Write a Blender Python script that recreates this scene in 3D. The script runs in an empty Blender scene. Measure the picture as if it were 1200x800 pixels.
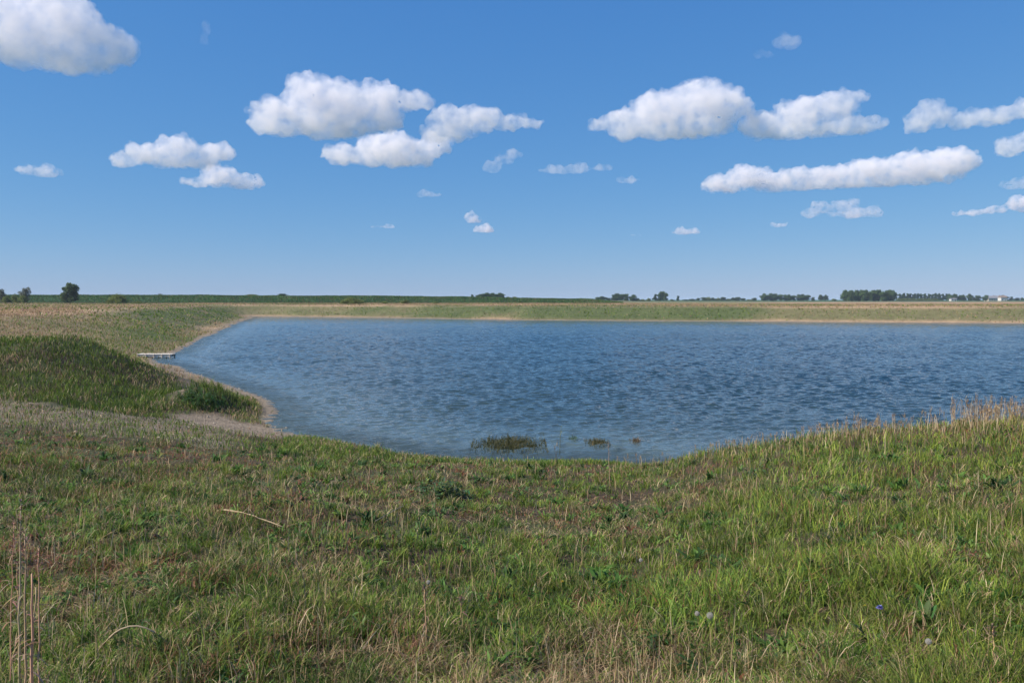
import bpy, bmesh, math, random
import numpy as np
from mathutils import Vector, Matrix, noise as mnoise

# ------------------------------------------------------------------ camera, sky, sun, exposure
scene = bpy.context.scene
CAM_Z = 5.0                       # metres above the lake
PITCH = math.atan(49 / 1000.0)    # the horizon lies a little above the middle of the frame
cam_data = bpy.data.cameras.new('camera')
cam_data.lens = 30.0; cam_data.sensor_width = 36.0
cam_data.clip_start = 0.1; cam_data.clip_end = 90000
camera = bpy.data.objects.new('camera', cam_data)
scene.collection.objects.link(camera)
camera.location = (0, 0, CAM_Z)
camera.rotation_euler = (math.radians(90) - PITCH, 0, 0)
scene.camera = camera

EXPOSURE = 0.6
SUN_EL, SUN_AZ = 40.0, -106.0      # azimuth clockwise from +Y (the view), so the sun is at the left
world = bpy.data.worlds.new('World'); scene.world = world; world.use_nodes = True
wn = world.node_tree.nodes; wl = world.node_tree.links
for n in list(wn): wn.remove(n)
sky = wn.new('ShaderNodeTexSky'); sky.sky_type = 'NISHITA'; sky.sun_disc = False
sky.sun_elevation = math.radians(SUN_EL); sky.sun_rotation = math.radians(SUN_AZ)
sky.altitude = 0; sky.air_density = 0.85; sky.dust_density = 0.1; sky.ozone_density = 7
bg = wn.new('ShaderNodeBackground'); bg.inputs[1].default_value = 0.1
wo = wn.new('ShaderNodeOutputWorld')
# clear spring air: the sky's colour with its contrast between zenith and horizon evened out
def wmath(op, a, b):
    n = wn.new('ShaderNodeMath'); n.operation = op; wl.new(a, n.inputs[0]); n.inputs[1].default_value = b; return n.outputs[0]
sep = wn.new('ShaderNodeSeparateColor'); com = wn.new('ShaderNodeCombineColor'); wl.new(sky.outputs[0], sep.inputs[0])
for ch, (v0, t0, g_) in enumerate([(.117, .074, .90), (.239, .242, .578), (.499, .591, .30)]):
    q = wmath('MULTIPLY', sep.outputs[ch], .132 / v0)
    q = wmath('POWER', q, g_)
    wl.new(wmath('MULTIPLY', q, t0 * 10 / 2 ** EXPOSURE), com.inputs[ch])
wl.new(com.outputs[0], bg.inputs[0]); wl.new(bg.outputs[0], wo.inputs[0])

sd = bpy.data.lights.new('sun', 'SUN'); sd.energy = 5.0; sd.angle = math.radians(0.53); sd.color = (1.0, 0.91, 0.78)
sun = bpy.data.objects.new('sun', sd); scene.collection.objects.link(sun)
_e, _a = math.radians(SUN_EL), math.radians(SUN_AZ)
SUN_DIR = Vector((math.sin(_a) * math.cos(_e), math.cos(_a) * math.cos(_e), math.sin(_e)))
sun.rotation_euler = SUN_DIR.to_track_quat('Z', 'Y').to_euler()
sun.location = (-60, 0, 60)

scene.view_settings.view_transform = 'Standard'; scene.view_settings.look = 'None'
scene.view_settings.exposure = EXPOSURE; scene.view_settings.gamma = 1.0
scene.view_settings.use_curve_mapping = False
cy = scene.cycles
cy.max_bounces = 24; cy.diffuse_bounces = 3; cy.glossy_bounces = 3; cy.transmission_bounces = 4
cy.volume_bounces = 7; cy.transparent_max_bounces = 16
cy.use_denoising = True
cy.use_adaptive_sampling = True; cy.adaptive_threshold = 0.02
cy.caustics_reflective = False; cy.caustics_refractive = False

COL = scene.collection
rng = np.random.default_rng(7)
random.seed(7)

# ------------------------------------------------------------------ helpers
def direction(px, py):
    """world direction seen at a point of the 1200 x 800 picture (used to survey the place once)"""
    x, y, z = (px - 600) / 1000.0, (400 - py) / 1000.0, -1.0
    c, s = math.cos(PITCH), math.sin(PITCH)
    # camera looks along +Y, pitched down
    return Vector((x, c * 1 + s * y, -s * 1 + c * y))

def tag(o, label=None, cat=None, group=None, kind=None):
    if label: o['label'] = label
    if cat: o['category'] = cat
    if group: o['group'] = group
    if kind: o['kind'] = kind
    return o

def link(name, mesh, parent=None):
    o = bpy.data.objects.new(name, mesh); COL.objects.link(o)
    if parent: o.parent = parent
    return o

def mesh_np(name, verts, faces_flat, sizes, mat=None, smooth=False):
    """verts (n,3), faces given as a flat index array and a loop count per face"""
    me = bpy.data.meshes.new(name)
    verts = np.asarray(verts, dtype=np.float32); faces_flat = np.asarray(faces_flat, dtype=np.int32)
    sizes = np.asarray(sizes, dtype=np.int32)
    me.vertices.add(len(verts)); me.vertices.foreach_set('co', verts.ravel())
    me.loops.add(len(faces_flat)); me.loops.foreach_set('vertex_index', faces_flat)
    me.polygons.add(len(sizes))
    starts = np.concatenate([[0], np.cumsum(sizes)[:-1]]).astype(np.int32)
    me.polygons.foreach_set('loop_start', starts)
    me.polygons.foreach_set('loop_total', sizes)
    me.polygons.foreach_set('use_smooth', np.full(len(sizes), smooth))
    me.update(calc_edges=True)
    if mat: me.materials.append(mat)
    return me

def set_colour(me, cols, name='tint'):
    a = me.color_attributes.new(name, 'FLOAT_COLOR', 'POINT')
    c = np.ones((len(me.vertices), 4), dtype=np.float32); c[:, :3] = cols
    a.data.foreach_set('color', c.ravel())

def new_mat(name):
    m = bpy.data.materials.new(name); m.use_nodes = True
    m.node_tree.nodes.clear()
    return m, m.node_tree.nodes, m.node_tree.links
DO_CLOUDS=True; DENS = 1.0; HAZE = 0.0001; WAVE_SLOPE = 0.25
# ------------------------------------------------------------------ value noise for laying out the terrain
def vnoise(x, y, seed=0):
    xi = np.floor(x).astype(np.int64); yi = np.floor(y).astype(np.int64)
    fx = x - xi; fy = y - yi
    fx = fx * fx * (3 - 2 * fx); fy = fy * fy * (3 - 2 * fy)
    def h(a, b):
        n = (a * 374761393 + b * 668265263 + seed * 2147483647) & 0xffffffff
        n = ((n ^ (n >> 13)) * 1274126177) & 0xffffffff
        n = ((n ^ (n >> 16)) * 2246822519) & 0xffffffff
        return ((n ^ (n >> 15)) & 0xffff) / 65535.0
    return (h(xi, yi) * (1 - fx) + h(xi + 1, yi) * fx) * (1 - fy) + (h(xi, yi + 1) * (1 - fx) + h(xi + 1, yi + 1) * fx) * fy

def nfbm(x, y, seed=0, octaves=4, gain=.5):
    s = 0; a = 1; t = 0
    for k in range(octaves):
        s = s + a * vnoise(x * 2.03 ** k + 17.3 * k, y * 2.03 ** k - 9.1 * k, seed + k); t += a; a *= gain
    return s / t                                     # 0..1

def sstep(a, b, x):
    t = np.clip((x - a) / (b - a), 0, 1); return t * t * (3 - 2 * t)

def on_water(px, py):
    d = direction(px, py); t = -CAM_Z / d.z
    return (d.x * t, d.y * t)

SHORE = [on_water(*p) for p in [(300,371),(450,372.5),(600,375),(750,376),(900,377),(1050,378),(1200,379)]]
SHORE += [(190,160),(200,90),(120,34),(60,24),(30,20.5),(22,20.5),(13.2,22),(9.6,24),(5,25.5)]
SHORE += [on_water(*p) for p in [(700,535),(600,536),(540,533),(480,528),(440,521),(380,511),(345,504),(325,492),(331,481),
          (320,470),(280,455),(240,441),(213,430),(190,425),(180,420.5),(207,412.5),(232,400),(254,390),(275,380)]]
SHORE = np.array(SHORE)

def shore_distance(x, y):
    """distance to the lake's edge, positive on land"""
    x = np.asarray(x, float); y = np.asarray(y, float)
    best = np.full(x.shape, 1e9); inside = np.zeros(x.shape, bool)
    n = len(SHORE)
    for i in range(n):
        ax, ay = SHORE[i]; bx, by = SHORE[(i + 1) % n]
        dx, dy = bx - ax, by - ay
        t = np.clip(((x - ax) * dx + (y - ay) * dy) / (dx * dx + dy * dy), 0, 1)
        best = np.minimum(best, np.hypot(x - ax - t * dx, y - ay - t * dy))
        c = (ay > y) != (by > y)
        with np.errstate(divide='ignore', invalid='ignore'):
            xc = ax + (y - ay) / (dy if dy else 1e-9) * dx
        inside ^= c & (x < xc)
    s = np.where(inside, -best, best)
    wob = (nfbm(x / 5.0, y / 5.0, 3, 3) - .5) * np.clip(np.asarray(y) / 60, .6, 3.0)
    return s + wob

def ground_height(x, y, s=None):
    x = np.asarray(x, float); y = np.asarray(y, float)
    if s is None: s = shore_distance(x, y)
    u = x / np.maximum(y, 6.0)
    k = np.interp(u, [-.6, -.25, -.05, .15, .35, .6], [.078, .082, .113, .122, .080, .050])
    yf = np.maximum(y, -10)
    front = 3.4 - k * yf
    front = np.maximum(front, np.interp(u, [-.45, -.27], [1.42, 0.0]))
    w = sstep(32, 40, y)
    far_p = 3.3 + (nfbm(x / 60, y / 60, 21, 3) - .5) * .5
    # the long low dike beyond the meadow, at the left half of the view
    ang = x / np.maximum(y, 50)
    top = np.interp(ang, [-.8, -.35, -.05, .09, .14], [3.75, 3.6, 2.9, 1.9, 0.0])
    far_p = far_p + top * sstep(395, 418, y)
    P = front * (1 - w) + far_p * w
    # bank: beach first, then the slope of this stretch of shore
    kb = np.interp(y, [26, 34, 45, 110, 170], [.16, .14, .15, .17, .26])
    kb = np.where(y < 30, np.interp(x, [-6, 1, 6, 10], [.15, .2, .45, .6]), kb)
    beach = np.interp(y, [20, 30, 60, 170], [.5, 1.2, 2.5, 3.0])
    b = np.where(s < 0, np.maximum(s * .3, -2.5), np.where(s < beach, s * .07, beach * .07 + (s - beach) * kb))
    h = .35
    z = .5 * (P + b - np.sqrt((P - b) ** 2 + h * h))
    # the grassy mound at the left
    hc = np.interp(x, [-70, -27.5, -22, -19.9, -17.8, -16.3, -15.0], [3.35, 3.2, 3.05, 2.25, 1.4, .8, .2])
    hc = hc + (nfbm(x / 3.0, y / 3.0, 5, 2) - .5) * .35
    f = sstep(30.5, 41.5, y) * (1 - sstep(42.5, 50, y))
    foot = np.where(y < 41, np.minimum(1.2, front - .05), -1.0)
    ridge = foot + (hc - foot) * f
    ridge = np.where((y > 31.0) & (y < 50) & (x < -15), np.minimum(np.minimum(ridge, hc), np.maximum(s, 0) * .5 + .1), -9)
    z = np.where(ridge > z, ridge, z)
    z = z + .75 * np.exp(-(((x + 13.6) / 1.7) ** 2 + ((y - 37.6) / 1.6) ** 2))
    # small relief
    rough = sstep(.5, 4, s)
    z = z + (nfbm(x / 1.3, y / 1.3, 31, 3) - .5) * .16 * rough * (1 - sstep(60, 110, y)) \
          + (nfbm(x / 9, y / 9, 37, 3) - .5) * .35 * rough * sstep(2, 10, np.abs(y))
    return z

def ground_at(px, py):
    """where the line of sight through a picture point meets the ground"""
    d = direction(px, py)
    t = np.concatenate([np.linspace(2, 60, 1400), np.linspace(60, 900, 3000)])
    X = d.x * t; Y = d.y * t; Z = CAM_Z + d.z * t
    g = np.maximum(ground_height(X, Y), 0)
    i = int(np.argmax(Z <= g))
    return Vector((float(X[i]), float(Y[i]), float(g[i])))

def gz(x, y): return float(ground_height(np.array([x]), np.array([y]))[0])

# how dry and how lush the vegetation is, 0..1, over the meadow
def dryness(x, y):
    d = nfbm(x / 1.7, y / 2.3, 51, 5, .6)
    d = sstep(.50, .62, d) * .85
    u = x / np.maximum(y, 3)
    d = np.maximum(d, .85 * sstep(17.5, 19.5, y) * (1 - sstep(24, 26, y)) * (1 - sstep(-.36, -.22, u)))       # rusty band left
    d = np.maximum(d, .75 * np.exp(-(((x + 2.6) / 1.5) ** 2 + ((y - 15.5) / 1.6) ** 2)))
    d = np.maximum(d, .75 * np.exp(-(((x + 1.7) / .45) ** 2 + ((y - 7.2) / .7) ** 2)))
    d = np.maximum(d, .7 * np.exp(-(((x + 4.6) / 1.3) ** 2 + ((y - 10.2) / .5) ** 2)))
    d = np.maximum(d, .55 * np.exp(-(((x - 1.6) / 1.2) ** 2 + ((y - 19.5) / 2.0) ** 2)))
    d = d * (1 - .9 * sstep(11, 12.5, y) * (1 - sstep(16.5, 17.5, y)) * (1 - sstep(-.42, -.3, u)))             # lush band left
    d = np.maximum(d, .6 * sstep(20.5, 23, y) * (1 - sstep(27, 30, y)) * sstep(-9, -6, x) * (1 - sstep(3, 6, x)))     # dry fringe at the water
    d = d * (1 - .5 * sstep(.1, .3, u))
    d = np.maximum(d, .28 * (1 - sstep(-.35, -.05, u)) * nfbm(x / .7, y / .9, 57, 3) * 2)
    return np.clip(d, 0, 1)

C_ = lambda *a: np.array(a)
BEACH = C_(.235, .19, .14); GRAVEL = C_(.185, .15, .11); THATCH = C_(.075, .055, .034); GREEN = C_(.055, .085, .03)  # thatch is the soil's brown, darkened to deepen the shade between grass blades
PINK = C_(.40, .275, .175); CROP = C_(.03, .075, .03); MUD = C_(.13, .11, .08)
def mixc(a, b, t): return a * (1 - t[:, None]) + b * t[:, None]

def path_distance(x, y):
    """distance to the trodden path round the right end of the mound"""
    P = [(-14.3, 36.4), (-14.9, 40.0), (-17.4, 45.0), (-22.5, 52.0)]; best = np.full(np.shape(x), 1e9)
    for (ax, ay), (bx, by) in zip(P[:-1], P[1:]):
        t = np.clip(((x - ax) * (bx - ax) + (y - ay) * (by - ay)) / ((bx - ax) ** 2 + (by - ay) ** 2), 0, 1)
        best = np.minimum(best, np.hypot(x - ax - t * (bx - ax), (y - ay - t * (by - ay))))
    return best

def ground_colour(x, y, s, z):
    n1 = nfbm(x / 1.1, y / 1.1, 61, 4, .6); n2 = nfbm(x / 7, y / 7, 63, 4, .6)
    u = x / np.maximum(y, 3)
    one = np.ones_like(x)
    c = mixc(one[:, None] * THATCH, GREEN, sstep(.42, .6, n1) * .6)
    # meadow beyond: pink dry grass streaked with green
    far = sstep(46, 54, y)
    pinkish = sstep(.30, .66, nfbm(x / 24, y / 26, 71, 4, .6)) * .7 + .3
    green_l = sstep(.05, .8, z) * (1 - sstep(2.7, 3.35, z))               # green slope between beach and plain
    leftg = np.exp(-(((x + 38) / 20) ** 2 + ((y - 92) / 60) ** 2)) * sstep(-.56, -.46, x / np.maximum(y, 3))
    m = mixc(one[:, None] * GREEN * 1.15, PINK, np.clip(pinkish * (1 - green_l * .7) * (1 - .5 * leftg) + .3 * (1 - sstep(-.5, -.42, u)), 0, 1))
    m = mixc(m, GREEN * 1.1, sstep(.40, .74, nfbm(x / 45, y / 12, 77, 4)) * .35)
    c = mixc(c, m, far)
    # far fields
    ff = nfbm(x / 260, y / 160, 81, 3)
    fld = mixc(one[:, None] * PINK * .8, CROP * 1.5, sstep(.45, .55, ff) * .6)
    c = mixc(c, fld, sstep(330, 400, y))
    ang = x / np.maximum(y, 50)
    dike = sstep(392, 400, y) * (1 - sstep(.06, .12, ang))
    c = mixc(c, CROP, dike)
    far2 = sstep(600, 900, y) * sstep(.0, .1, ang)
    c = mixc(c, CROP * 1.2, far2)
    # gravel flat before the mound, and its tongue down to the water
    g = sstep(23.8, 25.4, y + (n1 - .5) * 2) * (1 - sstep(31.2, 33, y + (n1 - .5) * 2)) * (1 - sstep(-.36, -.3, u))
    p0 = np.array([-12.2, 33.5]); p1 = np.array([-8.6, 31.0])
    tt = np.clip(((x - p0[0]) * (p1[0] - p0[0]) + (y - p0[1]) * (p1[1] - p0[1])) / ((p1 - p0) ** 2).sum(), 0, 1)
    dd = np.hypot(x - p0[0] - tt * (p1[0] - p0[0]), (y - p0[1] - tt * (p1[1] - p0[1])) * .8)
    tongue = 1 - sstep(.9, 1.7, dd + (n1 - .5) * 1.2)
    c = mixc(c, GRAVEL, g * (.55 + .45 * sstep(.35, .6, n2)))
    c = mixc(c, BEACH * .92, tongue)
    track = sstep(42, 46, y) * (1 - sstep(62, 72, y)) * (1 - sstep(2.5, 4.5, s + (n1 - .5) * 4)) * sstep(-32, -29, x)
    c = mixc(c, BEACH * .8, track)
    c = mixc(c, BEACH * .7, (1 - sstep(.1, .7, path_distance(x, y) + (n1 - .5) * .9)) * .75)
    # beach ring
    bw = np.interp(y, [20, 30, 60, 170, 250], [.3, .6, .95, 1.4, 2.6])
    bm_ = 1 - sstep(bw * .75, bw * 1.25, s + (n1 - .5) * bw * .5)
    c = mixc(c, BEACH, bm_)
    c = mixc(c, MUD, (1 - sstep(-.15, .25, s)) * .35)
    c = c * (.85 + .3 * n1)[:, None]
    return c, g, tongue, bm_

# ------------------------------------------------------------------ the ground, one sheet to the horizon
def axis_steps(parts):
    out = []
    for a, b, st in parts: out += list(np.arange(a, b, st))
    v, st = parts[-1][1], parts[-1][2]
    while v < 9000: out.append(v); st *= 1.11; v += st
    out.append(v); return np.array(out)
ypos = axis_steps([(2.5, 34, .13), (34, 60, .25), (60, 130, .6), (130, 270, 1.1), (270, 460, 4)])
yneg = -axis_steps([(0, 10, .8)])[1:][::-1]
ys = np.concatenate([yneg, [0, .8, 1.6], ypos])
xp = axis_steps([(0, 26, .2), (26, 60, .5), (60, 150, 1.3)])
xs = np.concatenate([-xp[1:][::-1], xp])
nx, ny = len(xs), len(ys)
GX, GY = np.meshgrid(xs, ys); gx = GX.ravel(); gy = GY.ravel()
S = shore_distance(gx, gy); Z = ground_height(gx, gy, S)
ii = (np.arange(ny - 1)[:, None] * nx + np.arange(nx - 1)[None, :]).ravel()
quads = np.stack([ii, ii + 1, ii + nx + 1, ii + nx], 1)

def ground_material():
    m, N, L = new_mat('meadow_soil')
    att = N.new('ShaderNodeAttribute'); att.attribute_name = 'tint'
    tc = N.new('ShaderNodeTexCoord')
    n1 = N.new('ShaderNodeTexNoise'); n1.inputs['Scale'].default_value = 6; n1.inputs['Detail'].default_value = 6; n1.inputs['Roughness'].default_value = .7
    n2 = N.new('ShaderNodeTexNoise'); n2.inputs['Scale'].default_value = .9; n2.inputs['Detail'].default_value = 6; n2.inputs['Roughness'].default_value = .7
    vo = N.new('ShaderNodeTexVoronoi'); vo.inputs['Scale'].default_value = 16
    for n in (n1, n2, vo): L.new(tc.outputs['Object'], n.inputs['Vector'])
    mr = N.new('ShaderNodeMapRange'); mr.inputs['From Min'].default_value = .3; mr.inputs['From Max'].default_value = .7
    mr.inputs['To Min'].default_value = .62; mr.inputs['To Max'].default_value = 1.35
    mr2 = N.new('ShaderNodeMapRange'); mr2.inputs['From Min'].default_value = .3; mr2.inputs['From Max'].default_value = .7
    mr2.inputs['To Min'].default_value = .75; mr2.inputs['To Max'].default_value = 1.25
    L.new(n1.outputs['Fac'], mr.inputs['Value']); L.new(n2.outputs['Fac'], mr2.inputs['Value'])
    mu = N.new('ShaderNodeMath'); mu.operation = 'MULTIPLY'; L.new(mr.outputs[0], mu.inputs[0]); L.new(mr2.outputs[0], mu.inputs[1])
    vm = N.new('ShaderNodeVectorMath'); vm.operation = 'SCALE'; L.new(att.outputs['Color'], vm.inputs[0]); L.new(mu.outputs[0], vm.inputs['Scale'])
    p = N.new('ShaderNodeBsdfPrincipled'); p.inputs['Roughness'].default_value = .95; p.inputs['Specular IOR Level'].default_value = .15
    L.new(vm.outputs[0], p.inputs['Base Color'])
    bp = N.new('ShaderNodeBump'); bp.inputs['Strength'].default_value = .8; bp.inputs['Distance'].default_value = .05
    ad = N.new('ShaderNodeMath'); L.new(n1.outputs['Fac'], ad.inputs[0]); L.new(vo.outputs['Distance'], ad.inputs[1])
    L.new(ad.outputs[0], bp.inputs['Height']); L.new(bp.outputs[0], p.inputs['Normal'])
    o = N.new('ShaderNodeOutputMaterial'); L.new(p.outputs[0], o.inputs['Surface'])
    return m
gme = mesh_np('ground', np.stack([gx, gy, Z], 1), quads.ravel(), np.full(len(quads), 4), ground_material(), smooth=True)
gc, _, _, _ = ground_colour(gx, gy, S, Z)
set_colour(gme, gc)
ground = tag(link('ground', gme), 'rolling meadow ground with a gravel flat and a tan beach around the lake', 'ground', kind='structure')

# ------------------------------------------------------------------ the lake
def water_material():
    m, N, L = new_mat('lake_water')
    tc = N.new('ShaderNodeTexCoord')
    mp = N.new('ShaderNodeMapping'); mp.inputs['Scale'].default_value = (.62, 1.0, 1.0); mp.inputs['Rotation'].default_value = (0, 0, math.radians(12))
    L.new(tc.outputs['Object'], mp.inputs['Vector'])
    def nz(sc, det, ro=.55, dist=0):
        n = N.new('ShaderNodeTexNoise'); n.inputs['Scale'].default_value = sc; n.inputs['Detail'].default_value = det
        n.inputs['Roughness'].default_value = ro; n.inputs['Distortion'].default_value = dist
        L.new(mp.outputs[0], n.inputs['Vector']); return n
    big, mid, small = nz(.55, 2, .5, .3), nz(1.6, 3, .55, .4), nz(6.0, 2, .5)
    gust = N.new('ShaderNodeTexNoise'); gust.inputs['Scale'].default_value = .05; gust.inputs['Detail'].default_value = 3
    mp2 = N.new('ShaderNodeMapping'); mp2.inputs['Scale'].default_value = (.5, 1, 1); L.new(tc.outputs['Object'], mp2.inputs['Vector']); L.new(mp2.outputs[0], gust.inputs['Vector'])
    gr = N.new('ShaderNodeMapRange'); gr.inputs['From Min'].default_value = .35; gr.inputs['From Max'].default_value = .65
    gr.inputs['To Min'].default_value = .65; gr.inputs['To Max'].default_value = 1.2; L.new(gust.outputs['Fac'], gr.inputs['Value'])
    def mul(a, v):
        q = N.new('ShaderNodeMath'); q.operation = 'MULTIPLY'; L.new(a, q.inputs[0])
        if isinstance(v, float): q.inputs[1].default_value = v
        else: L.new(v, q.inputs[1])
        return q.outputs[0]
    def add(a, b):
        q = N.new('ShaderNodeMath'); L.new(a, q.inputs[0]); L.new(b, q.inputs[1]); return q.outputs[0]
    h = add(add(mul(big.outputs['Fac'], .04), mul(mid.outputs['Fac'], .07)), mul(small.outputs['Fac'], .045))
    h = mul(h, gr.outputs[0])
    bp = N.new('ShaderNodeBump'); bp.inputs['Strength'].default_value = 1.0; bp.inputs['Distance'].default_value = 1.0
    L.new(h, bp.inputs['Height'])
    p = N.new('ShaderNodeBsdfPrincipled'); p.inputs['Roughness'].default_value = .06; p.inputs['IOR'].default_value = 1.33
    L.new(bp.outputs[0], p.inputs['Normal'])
    att = N.new('ShaderNodeAttribute'); att.attribute_name = 'tint'
    L.new(att.outputs['Color'], p.inputs['Base Color'])
    tr = N.new('ShaderNodeBsdfTransparent'); tr.inputs['Color'].default_value = (.75, .9, .88, 1)
    al = N.new('ShaderNodeAttribute'); al.attribute_name = 'depth'
    mx = N.new('ShaderNodeMixShader'); L.new(al.outputs['Fac'], mx.inputs[0]); L.new(tr.outputs[0], mx.inputs[1]); L.new(p.outputs[0], mx.inputs[2])
    o = N.new('ShaderNodeOutputMaterial'); L.new(mx.outputs[0], o.inputs['Surface'])
    return m
# real waves: a fan of rows from the near shore outwards, every row crossed by short wind waves
rr = [16.5]
while rr[-1] < 285: rr.append(rr[-1] + .09 + .0014 * rr[-1])
rr = np.array(rr)
aa = np.concatenate([np.radians(np.arange(-48, -34, .6)), np.radians(np.arange(-34, 34, .075)), np.radians(np.arange(34, 80, 1.2))])
AA, RR = np.meshgrid(aa, rr); wxr = (np.sin(AA) * RR).ravel(); wyr = (np.cos(AA) * RR).ravel()
ws = shore_distance(wxr, wyr)
dr = (.09 + .0014 * RR).ravel(); dl = (np.gradient(aa)[None, :] * RR).ravel()
wz = np.zeros_like(wxr); wr = np.random.default_rng(19); NW = 76
calm = .75 + .25 * sstep(0, 12, -ws)
gusts = .88 + .24 * sstep(.3, .7, nfbm(wxr / 26, wyr / 16, 171, 3))
for i in range(NW):
    lam = .25 * (1.05 / .25) ** ((i + wr.random()) / NW)
    th = math.radians(-62) + wr.normal(0, .55); kx, ky = math.cos(th), math.sin(th)
    sl = WAVE_SLOPE / math.sqrt(NW) * 1.414
    ok = sstep(1.8, 3.2, lam / dr) * sstep(1.6, 2.6, lam / dl)
    k_ = 2 * math.pi / lam
    ph = k_ * (wxr * kx + wyr * ky) + wr.random() * 6.28
    s_ = np.sin(ph + .35 * np.sin(ph))
    wz += ok * s_ * sl / k_
wz *= calm * gusts
i2 = (np.arange(len(rr) - 1)[:, None] * len(aa) + np.arange(len(aa) - 1)[None, :]).ravel()
q2 = np.stack([i2, i2 + 1, i2 + len(aa) + 1, i2 + len(aa)], 1)
keep = (ws[q2].min(1) < 1.5)
q2 = q2[keep]
wme = mesh_np('lake', np.stack([wxr, wyr, wz], 1), q2.ravel(), np.full(len(q2), 4), water_material(), smooth=True)
dp = sstep(0, 9, -ws); deep = C_(.005, .020, .021); shal = C_(.08, .115, .115)
wide = sstep(0, 45, -ws) ** .6
set_colour(wme, mixc(np.ones((len(ws), 1)) * shal, deep, np.clip(.5 * dp + .5 * wide, 0, 1)))
al = wme.attributes.new('depth', 'FLOAT', 'POINT')
al.data.foreach_set('value', (.6 + .4 * sstep(0, 2.5, -ws)).astype(np.float32))
lake = tag(link('lake', wme), 'blue lake water ruffled by the wind', 'lake', kind='structure')
# ------------------------------------------------------------------ plant material and blade makers
def leaf_material(name='leaf_tissue', transl=.35, rough=.55):
    m, N, L = new_mat(name)
    att = N.new('ShaderNodeAttribute'); att.attribute_name = 'tint'
    p = N.new('ShaderNodeBsdfPrincipled'); p.inputs['Roughness'].default_value = rough; p.inputs['Specular IOR Level'].default_value = .15
    t = N.new('ShaderNodeBsdfTranslucent'); mx = N.new('ShaderNodeMixShader'); mx.inputs[0].default_value = transl
    L.new(att.outputs['Color'], p.inputs['Base Color']); L.new(att.outputs['Color'], t.inputs['Color'])
    L.new(p.outputs[0], mx.inputs[1]); L.new(t.outputs[0], mx.inputs[2])
    o = N.new('ShaderNodeOutputMaterial'); L.new(mx.outputs[0], o.inputs['Surface'])
    return m
LEAF = leaf_material(); STRAW = leaf_material('dry_straw', .2, .7); CROWN = leaf_material('tree_foliage', .25, .6)
def plain_material(name, col, rough=.85):
    m, N, L = new_mat(name)
    tc = N.new('ShaderNodeTexCoord'); nz = N.new('ShaderNodeTexNoise'); nz.inputs['Scale'].default_value = 9; nz.inputs['Detail'].default_value = 5
    L.new(tc.outputs['Object'], nz.inputs['Vector'])
    mr = N.new('ShaderNodeMapRange'); mr.inputs['To Min'].default_value = .7; mr.inputs['To Max'].default_value = 1.3; L.new(nz.outputs['Fac'], mr.inputs['Value'])
    vm = N.new('ShaderNodeVectorMath'); vm.operation = 'SCALE'; vm.inputs[0].default_value = col; L.new(mr.outputs[0], vm.inputs['Scale'])
    p = N.new('ShaderNodeBsdfPrincipled'); p.inputs['Roughness'].default_value = rough; L.new(vm.outputs[0], p.inputs['Base Color'])
    o = N.new('ShaderNodeOutputMaterial'); L.new(p.outputs[0], o.inputs['Surface'])
    return m
BARK = plain_material('bark', (.11, .085, .06))

def blades(name, base, h, w, lean, colour, mat, kink=0.0, tipdark=None):
    """one mesh of curved grass blades. base (n,3); lean = how far the tip travels sideways, as a share of h"""
    n = len(base)
    th = rng.uniform(0, 2 * np.pi, n); ph = rng.uniform(0, 2 * np.pi, n)
    ld = np.stack([np.cos(th), np.sin(th), np.zeros(n)], 1)
    wd = np.stack([np.cos(ph), np.sin(ph), np.zeros(n)], 1)
    V = []
    for t, ww in ((0, .75), (.38, 1.0), (.74, .7)):
        c = base + ld * (lean * h * t ** 1.8)[:, None]; c[:, 2] += h * t * (1 - .18 * lean * t) - (.02 if t == 0 else 0)
        off = wd * (w * ww * .5)[:, None]
        V += [c - off, c + off]
    c = base + ld * (lean * h)[:, None]; c[:, 2] += h * (1 - .35 * lean)
    V.append(c)
    v = np.stack(V, 1).reshape(-1, 3)
    o = (np.arange(n) * 7)[:, None]
    q = np.concatenate([o + np.array([[0, 1, 3, 2]]), o + np.array([[2, 3, 5, 4]])], 1).reshape(-1)
    tr = (o + np.array([[4, 5, 6]])).reshape(-1)
    me = mesh_np(name, v, np.concatenate([q, tr]), np.concatenate([np.full(2 * n, 4), np.full(n, 3)]), mat, smooth=True)
    root_tip_tone = np.array([.8, .8, 1, 1, 1.08, 1.08, 1.12])           # colour is darker at the root and paler towards the tip
    cc = colour[:, None, :] * root_tip_tone[None, :, None]
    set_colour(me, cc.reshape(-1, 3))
    return me

PAL = np.array([(.150,.215,.032),(.095,.172,.03),(.22,.28,.052),(.058,.106,.026),(.182,.21,.07)])
DRY = np.array([(.38,.29,.155),(.27,.185,.105),(.48,.39,.25),(.18,.105,.055),(.37,.255,.165)])
def pick(pal, n, p=None):
    c = pal[rng.choice(len(pal), n, p=p)]
    return c * rng.uniform(.75, 1.25, n)[:, None]

def fan_points(n, y0, y1, power, half=.70, pad=1.5):
    """points over the meadow, thinning with distance from the viewer's spot"""
    u = rng.random(n); e = 1 - power
    y = (y0 ** e + u * (y1 ** e - y0 ** e)) ** (1 / e)
    x = rng.uniform(-1, 1, n) * (half * y + pad)
    return x, y

def clumped(x, y, scale, seed, lo, hi):
    return rng.random(len(x)) < np.clip((nfbm(x / scale, y / scale, seed, 2) - lo) / (hi - lo), .12, 1)

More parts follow.
